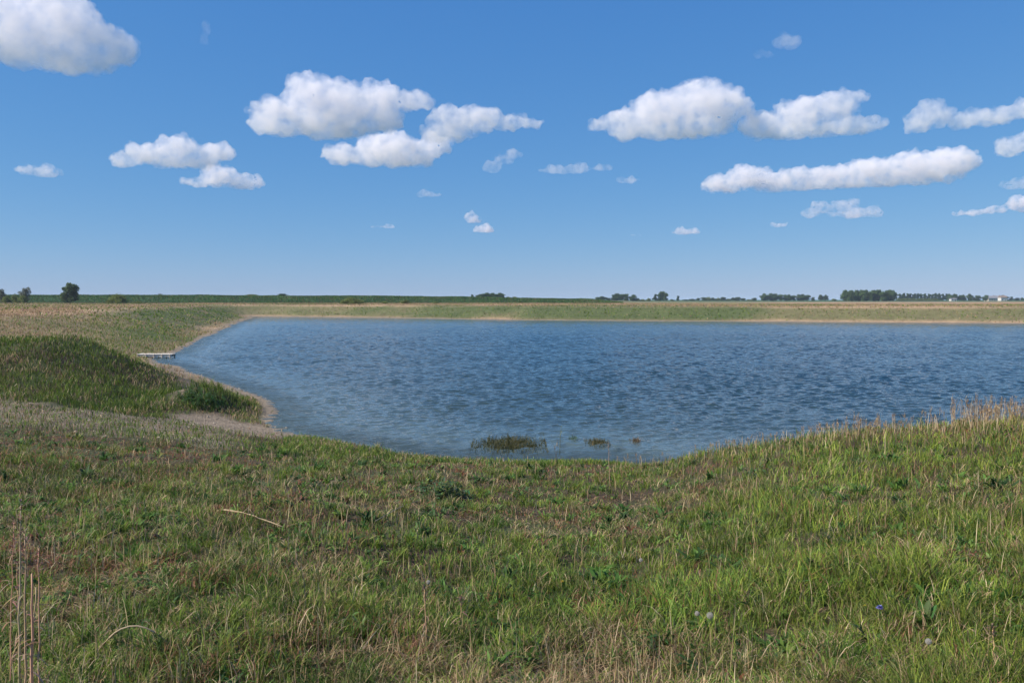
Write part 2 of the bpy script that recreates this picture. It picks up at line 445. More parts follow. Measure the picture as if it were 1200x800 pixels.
# ---- near meadow grass
def near_grass():
    x, y = fan_points(int(640000 * DENS), 2.4, 31, 1.75)
    s = shore_distance(x, y); k = s > .5
    k &= clumped(x, y, .16, 91, .28, .60)
    u = x / np.maximum(y, 3)
    gravel = (y > 24.3) & (u < -.3)
    k &= ~(gravel & (rng.random(len(x)) < .75))
    # worn, thin spots
    x, y, s = x[k], y[k], s[k]
    n = len(x); z = ground_height(x, y, s)
    dr = dryness(x, y)
    u = x / np.maximum(y, 3)
    lush = sstep(.45, .62, nfbm(x / .8, y / 1.0, 95, 3))
    h = rng.uniform(.035, .10, n) * (1 + .7 * lush) * (1 + .35 * sstep(0, .5, u)) * (1 - .35 * dr)
    h *= np.where(sstep(.55, .7, nfbm(x / .5, y / .5, 97, 2)) > .5, 1.35, 1)
    band = sstep(11, 12.5, y) * (1 - sstep(17, 18.5, y)) * (1 - sstep(-.42, -.3, u))
    h *= 1 + .7 * band + .5 * sstep(13, 17, y) * sstep(.1, .3, u)
    w = (.0026 + .00042 * y) * rng.uniform(.7, 1.4, n)
    lean = rng.uniform(.1, 1.0, n) + .35 * dr
    isdry = rng.random(n) < (.13 + .66 * dr)
    g = pick(PAL, n, [.30, .24, .16, .18, .12])
    tone = nfbm(x / .9, y / 1.2, 99, 3)
    g = g * (.62 + .75 * tone)[:, None]
    g = g * (1 - .25 * band)[:, None]
    yellow = sstep(.1, .5, u) * .5
    g = g * (1 - yellow[:, None]) + g * np.array([1.3, 1.12, 1.0]) * yellow[:, None]
    d = pick(DRY, n, [.28, .27, .12, .2, .13])
    rust = np.maximum(sstep(17, 19, y) * (1 - sstep(-.35, -.2, u)), .95 * sstep(.52, .60, nfbm(x / .8, y / 1.1, 205, 3)))
    d = d * (1 - rust[:, None]) + np.array([.27, .125, .075]) * rng.uniform(.6, 1.3, n)[:, None] * rust[:, None]
    c = np.where(isdry[:, None], d, g)
    pale = sstep(.5, .62, nfbm(x / .35, y / .45, 103, 2))
    c = np.where(isdry[:, None], d, g) * (.8 + .45 * pale)[:, None]
    base = np.stack([x, y, z], 1)
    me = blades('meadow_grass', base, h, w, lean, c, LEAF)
    tag(link('meadow_grass', me), 'short green and straw coloured meadow grass covering the foreground', 'grass', kind='stuff')

def dry_litter():
    """old straw lying about, and the dead stalks that stand above the grass"""
    x, y = fan_points(int(40000 * DENS), 2.6, 28, 1.5)
    s = shore_distance(x, y); dr = dryness(x, y)
    k = (s > .4) & (rng.random(len(x)) < .06 + .7 * dr)
    x, y, s = x[k], y[k], s[k]; n = len(x); z = ground_height(x, y, s)
    h = rng.uniform(.04, .12, n); w = (.002 + .00045 * y) * rng.uniform(.7, 1.3, n)
    c = pick(DRY, n, [.3, .2, .25, .12, .13])
    base = np.stack([x, y, z + .01], 1)
    me = blades('straw_litter', base, h, w, rng.uniform(1.2, 3.0, n), c, STRAW)
    tag(link('straw_litter', me), 'matted dead straw lying between the green grass', 'straw', kind='stuff')
    x, y = fan_points(int(26000 * DENS), 2.8, 29, 1.45)
    u = x / np.maximum(y, 3); s = shore_distance(x, y)
    ridge = sstep(.05, .3, u) * sstep(10, 15, y)
    gap = nfbm(x / .9, y / .9, 111, 3)
    k = (s > .35) & (rng.random(len(x)) < (.16 + .30 * ridge + .2 * dryness(x, y)) * sstep(.35, .6, gap) * 1.6) & ~((y > 24) & (u < -.3))
    x, y, s, ridge = x[k], y[k], s[k], ridge[k]; n = len(x); z = ground_height(x, y, s)
    h = rng.uniform(.14, .30, n) * (1 + .9 * ridge * rng.random(n)); w = (.0022 + .0004 * y) * rng.uniform(.7, 1.2, n)
    c = pick(DRY, n, [.3, .15, .25, .05, .25])
    me = blades('dry_grass_stalks', np.stack([x, y, z], 1), h, w, rng.uniform(.02, .35, n), c, STRAW)
    # feathery heads on the taller ones
    tag(link('dry_grass_stalks', me), 'thin pinkish dead grass stalks standing above the green, thickest along the right bank', 'dry grass', kind='stuff')

def ridge_reeds():
    """the taller dead stalks that stand against the water along the right bank"""
    cl = [(955,.1,6,.30),(968,.15,10,.38),(985,.12,14,.5),(1003,.15,20,.6),(1022,.1,16,.5),(1042,.12,18,.55),(1060,.08,6,.4),(1092,.1,14,.55),(1108,.1,8,.4),(1145,.16,30,.85),(1158,.16,26,.7),
          (1183,.14,24,.7),(1196,.14,20,.6),(905,.2,8,.3),(870,.2,8,.3),(830,.3,10,.3),(770,.25,10,.4),(1125,.3,14,.4),(1215,.3,30,.7),(1240,.3,30,.7),(745,.2,7,.45),(790,.5,16,.34),(840,.5,20,.38),(885,.5,24,.42),(930,.5,26,.42),(975,.5,26,.45),(1010,.4,20,.5),(655,.05,2,.85),(1075,.3,20,.35),(1020,.4,30,.3),(1170,.3,30,.4)]
    P, H = [], []
    for px, sp, n, hh in cl:
        u = (px - 600) / 1000
        Yc = np.interp(u, [0, .2, .4, .6], [24.5, 21, 17.6, 16.2])
        for i in range(int(n * 1.9)):
            Y = Yc + rng.normal(0, .7); X = u * Y + rng.normal(0, sp * 1.7)
            P.append((X, Y)); H.append(hh * .85 * rng.uniform(.35, 1.08))
    P = np.array(P); H = np.array(H)
    s = shore_distance(P[:, 0], P[:, 1]); z = ground_height(P[:, 0], P[:, 1], s); n = len(P)
    base = np.stack([P[:, 0], P[:, 1], z], 1)
    me = blades('dead_reed_stems', base, H, rng.uniform(.006, .011, n), rng.uniform(.03, .3, n), pick(DRY, n, [.3, .1, .25, .05, .3]), STRAW)
    tag(link('dead_reed_stems', me), 'tall pale dead stems rising against the water along the right bank', 'dry grass', kind='stuff')
    b2, h2 = [], []
    for i in range(n):
        if H[i] > .3 and rng.random() < .6:
            for j in range(14):
                t = rng.uniform(.72, .98); b2.append(base[i] + [rng.normal(0, .012), rng.normal(0, .012), H[i] * t]); h2.append(rng.uniform(.02, .06))
    b2 = np.array(b2); h2 = np.array(h2)
    me = blades('seed_heads', b2, h2, rng.uniform(.004, .009, len(h2)), rng.uniform(.3, 1.2, len(h2)), pick(DRY, len(h2), [.2, .3, .1, .2, .2]), STRAW)
    tag(link('seed_heads', me), 'feathery brown seed heads on the dead stems along the right bank', 'seed heads', kind='stuff')

def mid_grass():
    """mound, hummock and the meadow at the left behind it"""
    x, y = fan_points(int(330000 * DENS), 24, 130, 1.7, .68, 3)
    s = shore_distance(x, y); u = x / y
    bw = np.interp(y, [20, 30, 60, 170], [.5, .9, .8, 1.4])
    k = (s > bw * .8) & (x < 6)
    grav = ((y < 32) & (u < -.27)) ; k &= ~(grav & (rng.random(len(x)) < .80))
    k &= ~((y > 43) & (y < 68) & (x > -31) & (s < 3 + rng.uniform(-2, 2, len(x))) & (rng.random(len(x)) < .85))
    p0 = np.array([-12.2, 33.5]); p1 = np.array([-8.6, 31.0])
    tt = np.clip(((x - p0[0]) * (p1[0] - p0[0]) + (y - p0[1]) * (p1[1] - p0[1])) / ((p1 - p0) ** 2).sum(), 0, 1)
    k &= path_distance(x, y) > .35 + rng.uniform(-.25, .6, len(x))
    dd = np.hypot(x - p0[0] - tt * (p1[0] - p0[0]), (y - p0[1] - tt * (p1[1] - p0[1])) * .8)
    k &= dd > 1.1 + rng.uniform(-.3, .6, len(x))
    x, y, s = x[k], y[k], s[k]; n = len(x); z = ground_height(x, y, s)
    mound = (x < -14) & (y > 31.5) & (y < 44)
    hum = np.exp(-(((x + 13.6) / 2.0) ** 2 + ((y - 37.6) / 1.8) ** 2))
    back = sstep(44, 50, y)
    lush = nfbm(x / 2.2, y / 3.0, 121, 3)
    h = rng.uniform(.08, .2, n) * (1 + .6 * mound) + hum * .45 * rng.random(n) + back * rng.uniform(0, .16, n)
    h *= .7 + .7 * lush
    w = (.0016 + .0006 * y) * rng.uniform(.7, 1.3, n)
    pk = sstep(.30, .66, nfbm(x / 24, y / 26, 71, 4, .6))
    gl = sstep(.1, .9, z) * (1 - sstep(2.7, 3.35, z)); leftg = np.exp(-(((x + 38) / 20) ** 2 + ((y - 92) / 60) ** 2)) * sstep(-.56, -.46, x / y)
    pd = back * np.clip((.65 + .4 * pk + .45 * (1 - sstep(-.5, -.42, x / y))) * (1 - .5 * gl) * (1 - .5 * leftg), 0, .94) + (1 - back) * (.10 + .28 * sstep(.5, .7, nfbm(x / 1.5, y / 1.5, 125, 2)))
    pd = np.where(mound, .06 + .3 * sstep(.55, .7, nfbm(x / 1.2, y / 1.2, 125, 2)), pd)
    pd = np.where((x > -13) & (y > 33) & (s < 3.2), .6, pd)
    pd = np.where(hum > .3, .03, pd)
    isdry = rng.random(n) < pd
    g = pick(PAL, n, [.3, .3, .12, .2, .08]) * (.65 + .6 * lush)[:, None] * np.where(mound | (hum > .3), .80, 1.0)[:, None]
    d = pick(DRY, n, [.25, .15, .15, .1, .35])
    bk = back[:, None]
    g = g * (1 - bk) + PAL[rng.choice(3, n, p=[.5, .35, .15])] * rng.uniform(.8, 1.05, n)[:, None] * bk
    d = d * (1 - bk) + DRY[rng.choice([0, 1, 4], n, p=[.3, .15, .55])] * rng.uniform(.88, 1.1, n)[:, None] * bk
    c = np.where(isdry[:, None], d, g)
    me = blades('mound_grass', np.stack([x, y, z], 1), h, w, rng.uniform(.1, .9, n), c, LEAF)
    tag(link('mound_grass', me), 'green grass over the mound at left and the straw coloured meadow behind it', 'grass', kind='stuff')

def far_grass():
    n = int(300000 * DENS)
    x = rng.uniform(-330, 330, n); y = rng.uniform(110, 420, n)
    k = np.abs(x) < .7 * y; x, y = x[k], y[k]
    s = shore_distance(x, y); k = (s > 2.2) & (s < 190); x, y, s = x[k], y[k], s[k]
    z = ground_height(x, y, s); n = len(x)
    gl = sstep(.2, .8, z) * (1 - sstep(2.6, 3.2, z))
    pk = sstep(.30, .66, nfbm(x / 24, y / 26, 71, 4, .6))
    keep = rng.random(n) < np.where(gl > .4, 1.0, .55)
    x, y, s, z, gl, pk = [a[keep] for a in (x, y, s, z, gl, pk)]; n = len(x)
    isdry = rng.random(n) < np.clip(.45 + .5 * pk - .45 * gl, .12, .92)
    lump = sstep(.52, .7, nfbm(x / 5, y / 5, 131, 3))
    h = rng.uniform(.10, .28, n) * (1 + .5 * lump); w = rng.uniform(.12, .30, n)
    g = PAL[rng.choice(3, n, p=[.5, .35, .15])] * rng.uniform(.85, 1.1, n)[:, None]; d = DRY[rng.choice([0, 1, 4], n, p=[.35, .15, .5])] * rng.uniform(.88, 1.1, n)[:, None]
    me = blades('far_bank_grass', np.stack([x, y, z], 1), h, w, rng.uniform(.1, .6, n), np.where(isdry[:, None], d, g), LEAF)
    tag(link('far_bank_grass', me), 'green and pinkish dry grass along the far bank of the lake', 'grass', kind='stuff')

def broadleaf_cover():
    """low clover, dandelion leaves and sorrel mixed into the sward"""
    x, y = fan_points(int(16000 * DENS), 2.6, 24, 1.9)
    s = shore_distance(x, y); k = (s > 1) & (nfbm(x / .7, y / .7, 141, 3) > .47)
    x, y, s = x[k], y[k], s[k]; n = len(x); z = ground_height(x, y, s)
    m = 6; bx = np.repeat(np.stack([x, y, z], 1), m, 0); N_ = len(bx)
    bx[:, :2] += rng.normal(0, .02, (N_, 2))
    sz = np.repeat(rng.uniform(.6, 1.3, n) * (1 + y / 14), m)
    h = rng.uniform(.025, .06, N_) * sz; w = rng.uniform(.007, .016, N_) * sz
    g = np.repeat(pick(np.array([(.09,.18,.045),(.15,.24,.06),(.06,.115,.04),(.19,.085,.05)]), n, [.36, .32, .26, .06]), m, 0)
    me = blades('broad_leaved_herbs', bx, h, w, rng.uniform(.5, 1.5, N_), g, LEAF)
    tag(link('broad_leaved_herbs', me), 'small broad leaved herbs scattered through the foreground grass', 'herbs', kind='stuff')

def gravel_stones():
    n = int(14000 * DENS)
    x = rng.uniform(-26, 4, n); y = rng.uniform(23, 62, n)
    s = shore_distance(x, y); z = ground_height(x, y, s)
    _, g, to, be = ground_colour(x, y, s, z)
    k = (rng.random(n) < np.maximum(np.maximum(g * .9, to), be * (s > -.2))) & (np.abs(x) < .72 * y)
    x, y, z = x[k], y[k], z[k]; n = len(x)
    r = rng.uniform(.015, .055, n) * rng.uniform(.6, 1.3, n)
    bv = np.array([(1,0,0),(-1,0,0),(0,1,0),(0,-1,0),(0,0,1),(0,0,-1)], float)
    bf = np.array([(0,2,4),(2,1,4),(1,3,4),(3,0,4),(2,0,5),(1,2,5),(3,1,5),(0,3,5)])
    V = bv[None] * rng.uniform(.6, 1.3, (n, 6, 1)) * r[:, None, None] * np.array([1.2, 1.0, .7]) + np.stack([x, y, z], 1)[:, None]
    F = bf[None] + (np.arange(n) * 6)[:, None, None]
    me = mesh_np('gravel', V.reshape(-1, 3), F.ravel(), np.full(n * 8, 3), STRAW)
    c = np.repeat(pick(np.array([(.30,.25,.19),(.21,.18,.14),(.38,.32,.25),(.17,.12,.085)]), n), 6, 0); set_colour(me, c)
    tag(link('gravel', me), 'loose pale stones on the gravel flat and along the beach', 'gravel', kind='stuff')


def tussocks():
    """taller tufts, each spreading from its own crown, some green, some half dead"""
    cx, cy_ = fan_points(int(2600 * DENS), 2.8, 30, 1.55)
    s = shore_distance(cx, cy_); k = (s > .6) & (nfbm(cx / 2.5, cy_ / 2.5, 151, 2) > .42) & ~((cy_ > 24) & (cx / cy_ < -.3)); cx, cy_ = cx[k], cy_[k]
    m = 46; n = len(cx); size = rng.uniform(.5, 1.25, n)
    r = np.abs(rng.normal(0, .035, (n, m))) * size[:, None] * (1 + cy_ / 12)[:, None]; a = rng.uniform(0, 6.283, (n, m))
    x = (cx[:, None] + r * np.cos(a)).ravel(); y = (cy_[:, None] + r * np.sin(a)).ravel(); z = ground_height(x, y)
    N_ = len(x); S_ = np.repeat(size, m); yy = np.repeat(cy_, m)
    h = rng.uniform(.07, .19, N_) * S_ * (1 + .5 * sstep(10, 16, yy)); w = (.0026 + .00042 * yy) * rng.uniform(.7, 1.4, N_)
    kind = np.repeat(rng.choice(5, n, p=[.3, .28, .14, .18, .10]), m); dead = np.repeat(rng.random(n) * .45, m)
    g = PAL[kind] * rng.uniform(.7, 1.2, N_)[:, None]; d = pick(DRY, N_, [.3, .2, .25, .1, .15])
    c = np.where((rng.random(N_) < dead)[:, None], d, g)
    me = blades('grass_tussocks', np.stack([x, y, z], 1), h, w, rng.uniform(.15, 1.1, N_), c, LEAF)
    tag(link('grass_tussocks', me), 'taller tufts of green grass dotted over the foreground meadow', 'grass tufts', kind='stuff')

def beach_sprigs():
    """thin weeds and washed up straw along the beach"""
    n = int(26000 * DENS); x = rng.uniform(-95, 12, n); y = 26 + 215 * rng.random(n) ** 1.6
    s = shore_distance(x, y); wd_ = np.interp(y, [20, 30, 60, 170, 250], [.8, 1.6, 2.8, 4.0, 5.0])
    k = (s > .25) & (s < wd_) & (nfbm(x / 1.3, y / 1.3, 161, 3) > .42); x, y, s = x[k], y[k], s[k]; n = len(x); z = ground_height(x, y, s)
    c = np.where((rng.random(n) < .5)[:, None], pick(PAL, n) * .8, pick(DRY, n, [.2, .3, .1, .25, .15]))
    me = blades('beach_weeds', np.stack([x, y, z], 1), rng.uniform(.05, .17, n), (.002 + .0008 * y) * rng.uniform(.7, 1.4, n), rng.uniform(.2, 1.6, n), c, LEAF)
    tag(link('beach_weeds', me), 'sparse weeds and washed up straw along the left beach', 'weeds', kind='stuff')

tussocks(); beach_sprigs(); 
def dike_grass():
    n = int(45000 * DENS); y = rng.uniform(392, 424, n); x = rng.uniform(-.72, .13, n) * y
    z = ground_height(x, y); t = nfbm(x / 9, y / 5, 181, 3)
    c = pick(np.array([(.045,.11,.028),(.065,.145,.038),(.10,.14,.04),(.14,.10,.05)]), n, [.4, .35, .15, .10]) * (.6 + .8 * t)[:, None]
    low = (y < 399) & (rng.random(n) < .6); c[low] = c[low] * .4 + np.array([.12, .085, .05]) * .6
    me = blades('dike_grass', np.stack([x, y, z], 1), rng.uniform(.2, .6, n) * (.5 + t), rng.uniform(.2, .5, n), rng.uniform(.2, .9, n), c, LEAF)
    tag(link('dike_grass', me), 'dark green growth covering the long low dike beyond the left meadow', 'grass', kind='stuff')

def leaf_clumps():
    """dark broad leaved clumps sunk in the sward"""
    cx, cy_ = fan_points(int(900 * DENS), 2.9, 26, 1.6)
    s = shore_distance(cx, cy_); k = (s > 1) & (nfbm(cx / 1.4, cy_ / 1.4, 191, 2) > .5) & ~((cy_ > 24) & (cx / cy_ < -.3)); cx, cy_ = cx[k], cy_[k]
    m = 16; n = len(cx); sz = rng.uniform(.6, 1.3, n) * (1 + cy_ / 22)
    r = np.abs(rng.normal(0, .03, (n, m))) * sz[:, None]; a = rng.uniform(0, 6.283, (n, m))
    x = (cx[:, None] + r * np.cos(a)).ravel(); y = (cy_[:, None] + r * np.sin(a)).ravel(); z = ground_height(x, y); N_ = n * m; S_ = np.repeat(sz, m)
    pal = np.array([(.05,.115,.025),(.09,.18,.035),(.14,.22,.045),(.035,.075,.022)])
    c = np.repeat(pal[rng.choice(4, n, p=[.35, .25, .12, .28])], m, 0) * rng.uniform(.7, 1.25, N_)[:, None]
    me = blades('leafy_weeds', np.stack([x, y, z], 1), rng.uniform(.05, .115, N_) * S_, rng.uniform(.013, .028, N_) * S_, rng.uniform(.3, 1.5, N_), c, LEAF)
    tag(link('leafy_weeds', me), 'dark broad leaved weeds in clumps among the foreground grass', 'weeds', kind='stuff')

dike_grass(); leaf_clumps(); near_grass(); dry_litter(); ridge_reeds(); mid_grass(); far_grass(); broadleaf_cover(); gravel_stones()
# ------------------------------------------------------------------ tubes and leaves for single plants
def tube(name, pts, radii, mat, col, parent=None, sides=6):
    pts = [Vector(p) for p in pts]; V, F = [], []
    for i, p in enumerate(pts):
        d = (pts[min(i + 1, len(pts) - 1)] - pts[max(i - 1, 0)]).normalized()
        a = d.orthogonal().normalized(); b = d.cross(a)
        for k in range(sides):
            t = 2 * math.pi * k / sides; V.append(p + (a * math.cos(t) + b * math.sin(t)) * radii[i])
    idx, sz = [], []
    for i in range(len(pts) - 1):
        for k in range(sides):
            idx += [i * sides + k, i * sides + (k + 1) % sides, (i + 1) * sides + (k + 1) % sides, (i + 1) * sides + k]; sz.append(4)
    idx += list(range(sides))[::-1]; sz.append(sides); idx += [(len(pts) - 1) * sides + k for k in range(sides)]; sz.append(sides)
    me = mesh_np(name, [tuple(v) for v in V], idx, sz, mat, smooth=True); set_colour(me, np.tile(np.array(col), (len(V), 1)))
    return link(name, me, parent) if name else me

def bent(base, height, lean=(0, 0), n=6, wob=0.0, r=random):
    return [Vector((base[0] + lean[0] * t * t + r.uniform(-wob, wob), base[1] + lean[1] * t * t, base[2] + height * t)) for t in [i / (n - 1) for i in range(n)]]

def leaf_mesh(name, leaves, mat):
    """leaves: (base, direction angle, length, width, rise, droop, colour); each a folded, pointed blade"""
    V, C, idx, sz = [], [], [], []
    prof = [0.25, .75, 1.0, .9, .6, .05]
    for (b, ang, ln, wd, rise, droop, col) in leaves:
        b = Vector(b); d = Vector((math.cos(ang), math.sin(ang), 0)); sd = Vector((-d.y, d.x, 0)); o = len(V)
        for i, pw in enumerate(prof):
            t = i / (len(prof) - 1)
            c = b + d * ln * t * math.cos(rise) + Vector((0, 0, ln * (math.sin(rise) * t - droop * t * t)))
            w_ = wd * pw * .5
            V += [c - sd * w_ + Vector((0, 0, w_ * .35)), c, c + sd * w_ + Vector((0, 0, w_ * .35))]
            for q in (1.0, 1.25, .95): C.append([x * q for x in col])
        for i in range(len(prof) - 1):
            a = o + i * 3
            idx += [a, a + 1, a + 4, a + 3, a + 1, a + 2, a + 5, a + 4]; sz += [4, 4]
    me = mesh_np(name, [tuple(v) for v in V], idx, sz, mat, smooth=True); set_colour(me, np.array(C))
    return me

def empty(name, loc, label, cat, group=None):
    o = bpy.data.objects.new(name, None); COL.objects.link(o); o.location = loc; o.empty_display_size = .2
    return tag(o, label, cat, group)

# ------------------------------------------------------------------ single plants of the foreground
def dandelion_clock(px, py, label, size=.019):
    head = .17
    # foot below the head: the foot lies where the ground is a stem's length lower
    d = direction(px, py)
    foot = None
    for t in np.linspace(2.5, 9, 600):
        X, Y, Zh = d.x * t, d.y * t, CAM_Z + d.z * t
        if Zh - gz(X, Y) < head: foot = Vector((X, Y, gz(X, Y))); break
    root = empty('dandelion_clock', foot, label, 'dandelion', 'dandelion clocks in the foreground grass')
    tube('stem', bent((0.02, 0, 0), head - .005, (-.02, 0)), [.0022] * 6, LEAF, (.16, .17, .07), root)
    V, idx, sz, C = [], [], [], []
    c0 = Vector((0, 0, head)); r = random.Random(int(px))
    ncount = 170
    for i in range(ncount):
        z = 1 - 2 * (i + .5) / ncount; a = i * 2.39996
        d_ = Vector((math.sqrt(1 - z * z) * math.cos(a), math.sqrt(1 - z * z) * math.sin(a), z))
        p = c0 + d_ * size; s_ = d_.orthogonal().normalized(); q_ = d_.cross(s_)
        o = len(V); w_ = .0005
        V += [c0 + s_ * w_, c0 - s_ * w_, p - s_ * w_, p + s_ * w_]; idx += [o, o + 1, o + 2, o + 3]; sz.append(4)
        for k in range(5):                                  # the little parachute
            t = k * 2 * math.pi / 5; e = s_ * math.cos(t) + q_ * math.sin(t); f = d_.cross(e)
            o = len(V); V += [p + f * .0006, p - f * .0006, p + e * .005 + d_ * .0022]; idx += [o, o + 1, o + 2]; sz.append(3)
    me = mesh_np('seed_head', [tuple(v) for v in V], idx, sz, FLUFF); set_colour(me, np.tile([.50, .48, .44], (len(V), 1)))
    link('seed_head', me, root)
    bm = bmesh.new(); bmesh.ops.create_icosphere(bm, subdivisions=2, radius=.0045, matrix=Matrix.Translation(c0))
    me = bpy.data.meshes.new('receptacle'); bm.to_mesh(me); bm.free(); me.materials.append(BARK); link('receptacle', me, root)
FLUFF = leaf_material('seed_fluff', .5, .9)
dandelion_clock(832, 721, 'white dandelion clock, right one of a close pair in the grass', .021)
dandelion_clock(817, 719, 'smaller white dandelion clock just left of its close neighbour', .015)
dandelion_clock(751, 656, 'lone dandelion clock farthest back in the grass right of centre', .017)
dandelion_clock(502, 682, 'lone dandelion clock beside a dead brown stalk left of centre', .014)
dandelion_clock(1088, 752, 'faded dandelion clock below the broad leaved dock plant', .015)

def flower(px, py, name, label, cat, col, head=.14, petals=16, pl=.022, layers=3):
    d = direction(px, py); foot = None
    for t in np.linspace(2.5, 9, 600):
        X, Y, Zh = d.x * t, d.y * t, CAM_Z + d.z * t
        if Zh - gz(X, Y) < head: foot = Vector((X, Y, gz(X, Y))); break
    root = empty(name, foot, label, cat)
    tube('stem', bent((0, .01, 0), head, (0, -.01)), [.002] * 6, LEAF, (.07, .12, .04), root)
    L_ = []
    for k in range(layers):
        for i in range(petals):
            L_.append(((0, 0, head), i * 2 * math.pi / petals + k * .7, pl * random.uniform(.8, 1.1), pl * .42, .2 + k * .45, .25, [c * random.uniform(.75, 1.2) for c in col]))
    link('petals', leaf_mesh('petals', L_, LEAF), root)
    L_ = [((0, 0, .02 + .02 * i), i * 2.4, .06, .006, .9, .3, (.06, .11, .04)) for i in range(6)]
    [link('leaf', leaf_mesh('leaf', [q_], LEAF), root) for q_ in L_]
flower(1031, 712, 'blue_flower', 'single violet blue flower low in the grass at right', 'flower', (.17, .17, .42), .13, 14, .026)
flower(1013, 709, 'yellow_flower', 'tiny yellow flower left of the violet blue one', 'flower', (.45, .36, .03), .11, 10, .012, 2)
flower(659, 681, 'yellow_flower', 'small dull yellow flower in the grass right of centre', 'flower', (.42, .33, .03), .10, 12, .018, 2)

def rosette(px, py, name, label, cat, n, ln, wd, cols, rise=(.5, 1.3), seed=1, group=None, stems=0):
    r = random.Random(seed); g = ground_at(px, py)
    root = empty(name, g, label, cat, group)
    for i in range(n):
        a = r.uniform(0, 2 * math.pi); col = [c * r.uniform(.8, 1.2) for c in r.choice(cols)]
        lf = leaf_mesh('leaf', [((r.uniform(-.02, .02), r.uniform(-.02, .02), 0), a, ln * r.uniform(.6, 1.1), wd * r.uniform(.7, 1.1), r.uniform(*rise), r.uniform(.1, .5), col)], LEAF)
        link('leaf', lf, root)
    for i in range(stems):
        tube('stalk', bent((r.uniform(-.02, .02), r.uniform(-.02, .02), 0), ln * r.uniform(1, 1.5), (r.uniform(-.05, .05), r.uniform(-.05, .05))), [.003] * 6, LEAF, (.20, .07, .045), root)
    return root
DG = [(.09, .15, .03), (.05, .10, .03), (.14, .19, .05)]
rosette(1086, 738, 'dock_plant', 'dock plant with broad bright green leaves near the violet blue flower', 'weed', 16, .21, .055, [(.13,.22,.035),(.20,.28,.05),(.06,.12,.03)], (.5, 1.3), 3)
rosette(985, 768, 'dock_plant', 'dark leaved weed below and left of the violet blue flower', 'weed', 10, .13, .03, [(.04, .075, .03), (.05, .10, .03)], (.3, 1.0), 4)
rosette(975, 640, 'leafy_weed', 'leafy green weed standing in the grass at right above the blue flower', 'weed', 9, .16, .03, DG, (.6, 1.4), 8)
rosette(158, 622, 'dock_plant', 'bright broad leaved weed in the grass left of the fallen straw', 'weed', 9, .20, .05, DG, (.5, 1.35), 5)
rosette(395, 668, 'leafy_weed', 'small dark green weed beside the matted dead straw', 'weed', 10, .12, .04, [(.04, .09, .03)], (.3, 1.2), 6)
rosette(422, 745, 'leafy_weed', 'yellowish green tuft of narrow leaves in the lower centre left', 'weed', 9, .18, .028, [(.17, .20, .07), (.12, .16, .05)], (.7, 1.4), 7)
rosette(100, 560, 'leafy_weed', 'dark leafy weed on the lush left slope', 'weed', 12, .3, .07, [(.04, .08, .03)], (.4, 1.3), 9)
rosette(245, 590, 'leafy_weed', 'dark leafy weed alone in the short grass below the gravel flat', 'weed', 12, .22, .05, [(.045, .09, .03)], (.3, 1.2), 12)
RD = [(.22, .07, .045), (.16, .08, .05), (.10, .10, .04)]
for k, (px, py, lb) in enumerate([(112, 690, 'reddish sorrel plant in the grass right of the tall dead stems'), (185, 712, 'reddish sorrel plant just above the arched straw'),
        (540, 650, 'reddish sorrel plant in the middle of the meadow'), (506, 712, 'reddish sorrel plant at the foot of the dead brown stalk'),
        (1118, 782, 'red leaved sorrel plant low in the right corner'), (580, 742, 'rust coloured sorrel plant in the lower centre'), (445, 632, 'orange red sorrel plant left of centre')]):
    rosette(px, py, 'sorrel_plant', lb, 'sorrel', 14, .085, .014, RD, (.6, 1.45), 30 + k, 'red sorrel plants in the meadow', stems=4)

def herb_bush(px, py, w_m, h_m, label, n, col, leaf=.05, seed=2, cat='weed', name='leafy_herb'):
    r = random.Random(seed); g = ground_at(px, py); root = empty(name, g, label, cat)
    L_ = []
    for i in range(n):
        a = r.uniform(0, 6.28); q = math.sqrt(r.random()) * w_m / 2
        base = Vector((q * math.cos(a), q * math.sin(a) * .8, 0)); base.z = gz(g.x + base.x, g.y + base.y) - g.z
        hh = h_m * r.uniform(.4, 1.05) * (1 - (2 * q / w_m) ** 2 * .5)
        tube('stem', bent(base, hh, (r.uniform(-.05, .05), r.uniform(-.05, .05))), [.006, .005, .004, .004, .003, .002], LEAF, (.08, .09, .04), root, 4)
        for j in range(int(hh / .028)):
            c = [x * r.uniform(.7, 1.3) for x in col]
            L_.append((base + Vector((0, 0, .03 + j * .028)), j * 2.4 + i, leaf * r.uniform(.7, 1.4), leaf * .4, r.uniform(-.1, .9), .2, c))
    link('foliage', leaf_mesh('foliage', L_, LEAF), root)
herb_bush(515, 584, 1.0, .34, 'low bushy dark green weed on the meadow just before the lake', 55, (.075, .13, .055), .09, 2)
herb_bush(612, 582, .5, .22, 'small dark weed right of the bushy one before the lake', 16, (.08, .13, .05), .08, 3)
herb_bush(885, 562, .6, .26, 'leafy dark clump on the right slope near the bank edge', 18, (.08, .13, .05), .08, 4)

herb_bush(238, 474, 1.7, .55, 'largest dark bushy weed on the little rise beside the pale gravel spit', 60, (.06, .12, .04), .12, 11)
herb_bush(222, 466, 1.2, .5, 'dark bushy weed at the left end of the little rise by the gravel spit', 34, (.065, .125, .045), .12, 12)
herb_bush(258, 474, 1.3, .42, 'dark bushy weed at the lake end of the little rise by the gravel spit', 34, (.07, .13, .045), .11, 13)

